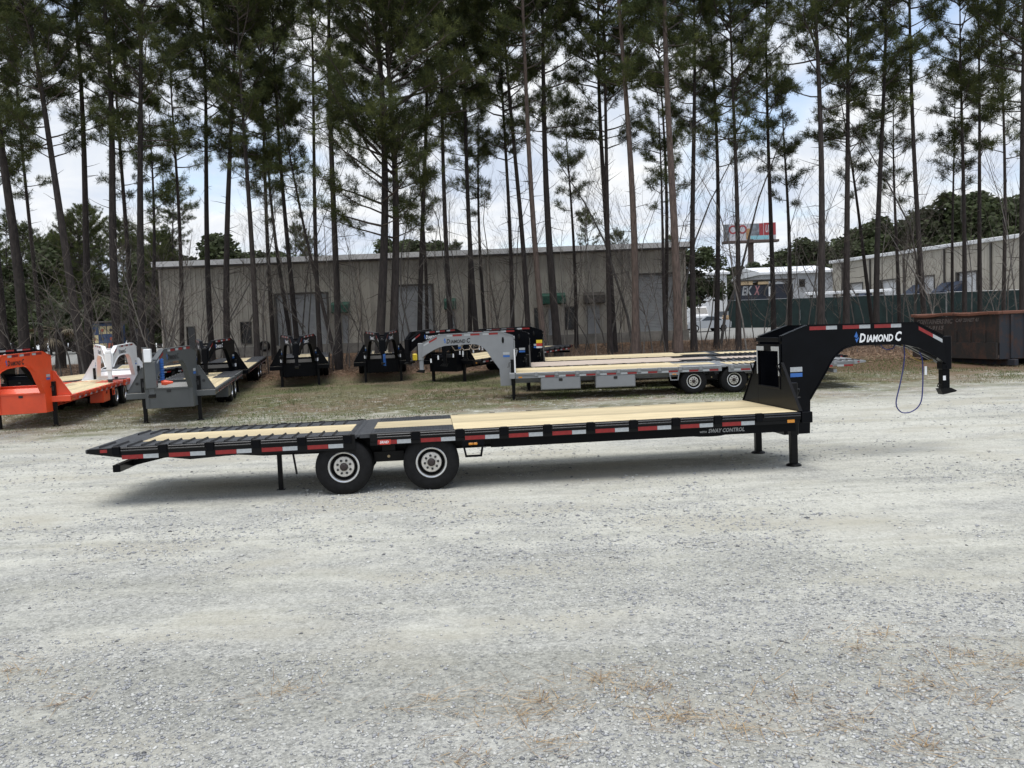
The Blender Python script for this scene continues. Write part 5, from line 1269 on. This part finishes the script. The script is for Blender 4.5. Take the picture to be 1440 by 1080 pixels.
TL = [  # xb, yb, xt, yt, width px, variant, Y, set
    (34, 496, 12, 200, 16, 0, 47, 'L'), (118, 514, 71, 230, 13, 1, 46, 'L'), (126, 514, 107, 200, 11, 2, 50, 'L'), (166, 484, 142, 200, 13, 6, 48, 'L'), (187, 484, 174, 215, 8, 3, 55, 'L'),
    (201, 514, 200, 200, 12, 1, 47, 'L'), (212, 487, 208, 330, 7, 5, 54, 'L'), (60, 490, 47, 300, 7, 3, 58, 'L'), (5, 490, -14, 200, 14, 1, 52, 'L'),
    (298, 482, 286, 200, 9, 0, 53, 'P'), (320, 487, 322, 200, 10, 1, 51, 'P'), (362, 503, 348, 150, 9, 3, 49, 'P'), (410, 479, 385, 280, 7, 5, 56, 'P'), (418, 476, 404, 250, 8, 3, 54, 'P'),
    (451, 503, 437, 150, 7, 0, 52, 'P'), (477, 506, 472, 150, 10, 2, 48, 'P'), (590, 476, 587, 150, 8, 6, 53, 'P'), (635, 468, 626, 150, 8, 0, 54, 'P'), (671, 468, 653, 120, 8, 2, 54, 'P'),
    (683, 465, 671, 150, 6, 5, 58, 'P'), (720, 463, 710, 120, 7, 1, 55, 'P'), (742, 468, 722, 120, 8, 6, 53, 'P'), (766, 492, 740, 100, 9, 2, 48, 'B'), (785, 487, 767, 120, 12, 0, 50, 'P'),
    (858, 495, 846, 120, 8, 1, 51, 'P'), (864, 482, 856, 120, 9, 6, 54, 'P'), (893, 492, 876, 20, 11, 2, 47, 'B'), (937, 492, 922, 200, 6, 5, 52, 'P'), (954, 495, 948, 20, 13, 2, 46, 'B'),
    (976, 478, 968, 100, 9, 0, 51, 'R'), (1007, 477, 995, 100, 8, 3, 53, 'R'), (1038, 480, 1032, 80, 8, 1, 50, 'R'), (1088, 463, 1082, 80, 8, 3, 54, 'R'), (1153, 457, 1143, 60, 11, 6, 48, 'R'),
    (1190, 453, 1190, 60, 10, 1, 50, 'R'), (1233, 450, 1236, 60, 9, 0, 50, 'R'), (1301, 437, 1290, 60, 8, 2, 50, 'R'), (1378, 433, 1372, 40, 7, 3, 53, 'R'), (1438, 430, 1436, 20, 9, 1, 48, 'R'),
    (1224, 440, 1202, 305, 6, 5, 57, 'R'), (1340, 437, 1339, 120, 5, 5, 55, 'R'), (1356, 433, 1355, 60, 7, 3, 52, 'R'), (660, 470, 652, 150, 7, 3, 60, 'P'), (600, 470, 588, 150, 6, 5, 60, 'P'),
    (935, 470, 925, 100, 7, 3, 60, 'P'), (810, 470, 800, 200, 6, 5, 60, 'P'), (255, 480, 245, 200, 7, 3, 60, 'P'), (385, 480, 372, 200, 7, 1, 60, 'P'), (1110, 460, 1104, 100, 7, 5, 57, 'R'), (1265, 445, 1262, 100, 6, 5, 56, 'R'),
    (1410, 433, 1408, 80, 6, 3, 56, 'R')]
for (xb, yb, xt, yt, w, v, Y, s) in TL:
    lab, grp = lab_for(xb, s)
    pine(xb, yb, xt, yt, w, v, Y, lab, grp, s == 'B', random.uniform(0.94, 1.05))
pine(532, 485, 530, 150, 13.5, 4, 46, 'broad pine with thick twin trunks and long spreading limbs, left stem', None, rz=0.4)
pine(551, 487, 546, 150, 12.5, 4, 46.5, 'broad pine with thick twin trunks and long spreading limbs, right stem', None, sc_=0.92, rz=0.5)
pine(464, 492, 397, 344, 6, 5, 51, 'thin pine leaning steeply across the roller door', None)
# dense woods further left and behind
for q in range(26):
    Y = random.uniform(92, 135); px = random.uniform(-60, 250); v = random.choice((0, 1, 3, 4, 6))
    pine(px, 480, px - random.uniform(4, 14), 200, 0.34 * F_PX / Y, v, Y, 'far pine in the dense woods beyond the road at the left', 'far pines at the left', sc_=random.uniform(0.48, 0.72))
for q in range(9):
    Y = random.uniform(98, 140); px = random.uniform(230, 1000); v = random.choice((0, 1, 3, 6))
    pine(px, 470, px - random.uniform(2, 10), 250, 0.32 * F_PX / Y, v, Y, 'far pine rising behind the warehouse roof', 'far pines behind the warehouse', sc_=random.uniform(0.42, 0.6))

# leafy evergreen trees in the distance
def leaf_tree(seed, H, R, n_lobes, n_leaf):
    g = np.random.default_rng(seed); L = []
    lobes = []
    for k in range(n_lobes):
        z = H * (0.30 + 0.62 * g.random()); rr = R * math.sqrt(max(0.05, 1 - ((z / H - 0.55) / 0.5) ** 2)); a = g.random() * 6.28; q = rr * g.random() ** 0.5 * 0.8
        lobes.append((q * math.cos(a), q * math.sin(a), z, R * (0.22 + 0.22 * g.random())))
    per = n_leaf // n_lobes; C = []
    for (x, y, z, r) in lobes:
        d = g.normal(0, 1, (per, 3)); d /= np.linalg.norm(d, axis=1, keepdims=True); rad = r * (0.35 + 0.85 * g.random((per, 1)))
        C.append(np.array([x, y, z]) + d * rad * np.array([1, 1, 0.75]))
    C = np.concatenate(C); D = g.normal(0, 1, C.shape); D /= np.linalg.norm(D, axis=1, keepdims=True); A, B = frames(D); s = (0.20 + 0.25 * g.random((len(C), 1)))
    V = np.stack([C - A * s, C - B * s * 0.6, C + A * s, C + B * s * 0.6], 1).reshape(-1, 3); F = np.arange(len(V)).reshape(-1, 4)
    crown = tri_mesh('crown', V, F, MATS['broadleaf'])
    P = [np.array([0, 0, -0.2])] + []; b = MB(); b.tube([(0, 0, -0.3), (0.05, 0, H * 0.25), (0, 0.05, H * 0.6)], [0.32, 0.25, 0.1], 8)
    for (x, y, z, r) in lobes[:10]: b.tube([(0, 0, H * 0.25 + z * 0.15), (x * 0.5, y * 0.5, z * 0.7), (x, y, z)], [0.12, 0.07, 0.03], 5)
    return b.mesh('trunk', MATS['branch_bark'], 60), crown
LV = [leaf_tree(301, 13, 5.5, 22, 9000), leaf_tree(302, 15, 5.0, 24, 9000), leaf_tree(303, 11, 5.0, 20, 8000)]
def leafy(px, Y, k, label, group):
    p = base_at(px, Y); o = empty('evergreen_tree', p, random.random() * 6.28, label, 'tree', group); v = random.randrange(3)
    link('trunk', LV[v][0], o, None, None, (k, k, k)); link('crown', LV[v][1], o, None, None, (k, k, k * random.uniform(0.9, 1.1)))
def sky_h(x):  # top of the far tree line, photo pixels
    return np.interp(x, [960, 1010, 1060, 1110, 1150, 1180, 1215, 1245, 1290, 1340, 1440, 1500], [375, 378, 368, 350, 330, 320, 335, 318, 292, 282, 276, 272])
for px in list(np.linspace(1000, 1500, 30)):
    Y = random.uniform(150, 185); t = at(px, float(sky_h(px)), Y).z - zgf(0, Y); leafy(px, Y, max(0.35, t / 14.0), 'dark evergreen tree in the far line beyond the long cream building', 'far evergreens at the right')
for px in np.linspace(-40, 225, 17):
    Y = random.uniform(100, 125); leafy(px, Y, random.uniform(0.55, 0.95), 'low leafy tree in the dense woods beyond the road at the left', 'leafy trees at the left')
for px in (-8, 14, 40, 72, 108, 168, 218):
    leafy(px, random.uniform(78, 90), random.uniform(0.32, 0.55), 'low leafy thicket tree beside the road at the left', 'low thicket trees at the left')
for px in np.linspace(-70, 236, 24):
    leafy(px, random.uniform(136, 150), random.uniform(0.55, 0.8), 'dark evergreen at the far edge of the woods beyond the road at the left', 'far edge evergreens at the left')
for px in list(np.linspace(225, 420, 10)) + list(np.linspace(470, 620, 8)) + [690, 740, 820, 900, 985]:
    Y = random.uniform(100, 125); t = at(px, random.uniform(346, 366) + (600 - px) * 0.022, Y).z - zgf(0, Y); leafy(px, Y, t / 13.5, 'round leafy tree top showing over the warehouse roof', 'leafy trees behind the warehouse')

# bare saplings
def sapling(seed, H, fork, wide):
    g = np.random.default_rng(seed); P, Q, R0, R1 = [], [], [], []
    def grow(p, d, L, r, lev):
        n = 6 if lev == 0 else 4; pts = [p]; dd = d
        for i in range(n):
            dd = dd + g.normal(0, 0.10 if lev == 0 else 0.2, 3) + np.array([0, 0, 0.05 * lev]); dd = dd / np.linalg.norm(dd); pts.append(pts[-1] + dd * L / n)
            P.append(pts[-2]); Q.append(pts[-1]); R0.append(r * (1 - 0.8 * i / n)); R1.append(r * (1 - 0.8 * (i + 1) / n))
        if lev >= 3: return
        for k in range((fork, 5, 4)[lev]):
            f = (0.25 if lev == 0 else 0.2) + 0.75 * g.random(); i = min(n - 1, int(f * n)); q = pts[i] + (pts[i+1] - pts[i]) * (f * n - i)
            a = g.random() * 6.28; sd = dd * 0.55 + wide * np.array([math.cos(a), math.sin(a), 0.25 + 0.3 * g.random()]); sd /= np.linalg.norm(sd)
            grow(q, sd, L * (0.22 + 0.28 * g.random()) * (1.15 - 0.5 * f), max(0.0035, r * 0.38 * (1.1 - f * 0.6)), lev + 1)
    grow(np.array([0, 0, -0.1]), np.array([0, 0, 1.0]), H, 0.048, 0)
    V, F = segs(P, Q, R0, R1, 3)
    nt = 6 * 3
    mtrunk = 6
    kf = 3
    # first six segments are the stem: own mesh, the rest the twigs
    sV, sF = V[:mtrunk * 6], F[:mtrunk * 3]; tV, tF = V[mtrunk * 6:], F[mtrunk * 3:] - mtrunk * 6
    return tri_mesh('trunk', sV, sF, MATS['grey_bark']), tri_mesh('crown', tV, tF, [MATS['twig'], MATS['twig_pale']], np.random.default_rng(seed).integers(0, 2, len(tF)))
SV = [sapling(400 + i, H, f, w) for i, (H, f, w) in enumerate(((9, 15, .7), (11, 15, .55), (7, 14, .85), (13, 17, .5), (5, 12, 1.0), (10, 9, .45)))]
def sap(px, Y, v, k, label, group, lean=0.0, th=1.0):
    p = base_at(px, Y); o = empty('bare_sapling', p, 0, label, 'tree', group); o.rotation_euler = (random.gauss(0, .03), lean + random.gauss(-0.02, .04), 0); rz = random.random() * 6.28
    link('trunk', SV[v][0], o, None, (0, 0, rz), (k * th, k * th, k)); link('crown', SV[v][1], o, None, (0, 0, rz), (k, k, k))
SG = ('bare grey sapling among the pines before the warehouse wall', 'bare saplings before the warehouse')
for px in [245, 262, 231, 275, 335, 350, 378, 400, 427, 440, 461, 470, 488, 500, 515, 565, 578, 605, 618, 645, 657, 695, 705, 732, 755, 775, 798, 812, 826, 838, 848, 876, 905, 915, 925, 944, 237, 285, 307, 342, 368, 390, 412, 433, 455, 483, 508, 525, 558, 572, 597, 628, 640, 690, 715, 748, 790, 806, 820, 855, 870, 885, 900, 932, 958]:
    SG = ('bare grey sapling ' + spot(px), 'bare saplings ' + spot(px))
    sap(px + random.uniform(-4, 4), random.uniform(47, 62), random.randrange(6), random.uniform(0.65, 1.1), *SG, th=random.uniform(0.8, 1.5))
SG = ('bare sapling in the thicket before the green fence', 'bare saplings before the green fence')
for px in [985, 992, 1018, 1026, 1050, 1064, 1075, 1098, 1108, 1120, 1133, 1142, 1165, 1175, 1185, 1205, 1215, 1247, 1258, 1272, 1285, 1292, 1310, 1318, 1330, 1345, 1362, 1370, 1392, 1403, 1418, 1428]:
    SG = ('bare thicket sapling ' + spot(px), 'thicket saplings ' + spot(px))
    sap(px + random.uniform(-4, 4), random.uniform(46, 66), random.randrange(6), random.uniform(0.7, 1.15), *SG, th=random.uniform(0.8, 1.6))
SG = ('tangled bare shrub with pale twigs left of the warehouse', 'bare shrubs left of the warehouse')
for px in [150, 165, 178, 192, 205, 218, 228, 85, 100, 240, 55, 142, 158, 172, 185, 199, 212, 224, 234, 20, 70, 118]:
    SG = ('tangled bare shrub with pale twigs ' + spot(px), 'bare shrubs ' + spot(px))
    sap(px, random.uniform(42, 52), random.choice((2, 4, 4)), random.uniform(0.8, 1.3), *SG)
sap(250, 95, 3, 1.3, 'lone bare tree against the sky above the warehouse roof', None)
for px in (890, 950, 1012, 1290):     # pale trunks
    sap(px, random.uniform(48, 54), 1, 1.25, 'pale grey bare tree with a thick stem among the right-hand pines', 'pale bare trees', th=1.9)

# palm at the left
p = base_at(84, 60); pm = empty('palm', p, 0, 'drooping pale green palm between the left pines', 'palm'); pm.scale = (1.35, 1.35, 1.35)
mat('palm_leaf', (0.085, 0.10, 0.06), 0.7, var=0.35, vscale=2, trans=0.15); mat('palm_dead', (0.20, 0.165, 0.11), 0.85, var=0.3, vscale=2)
b = MB(); b.tube([(0, 0, -0.2), (0.05, 0, 1.0), (0, 0, 2.0)], [0.28, 0.24, 0.22], 10); b.build('trunk', MATS['pine_bark'], pm)
gg = np.random.default_rng(77)
for k in range(24):
    a = k * 2.4; el = 1.25 - 1.7 * (k / 24); b = MB(); L_ = 1.2 + 0.4 * gg.random()
    tip = np.array([math.cos(a) * math.cos(el), math.sin(a) * math.cos(el), math.sin(el)]) * L_; base = np.array([0, 0, 2.0])
    b.tube([tuple(base), tuple(base + tip * 0.6 + [0, 0, 0.12]), tuple(base + tip)], [0.02, 0.014, 0.008], 4)
    side = np.cross(tip, [0, 0, 1.0]); side /= np.linalg.norm(side)
    for j in range(15):
        f = (j - 7) / 7; d = tip / L_ * (1 - 0.55 * abs(f)) + side * f * 0.95; d /= np.linalg.norm(d); c = base + tip; e = c + d * 0.85 * (1 - 0.2 * abs(f)) + np.array([0, 0, -0.30]); m_ = (c + e) / 2 + np.array([0, 0, 0.10])
        wv = np.cross(d, [0, 0, 1.0]) * 0.03
        b.add([tuple(c), tuple(m_ - wv), tuple(e), tuple(m_ + wv)], [(0, 1, 2, 3)])
    b.build('frond', MATS['palm_dead' if k > 16 else 'palm_leaf'], pm)
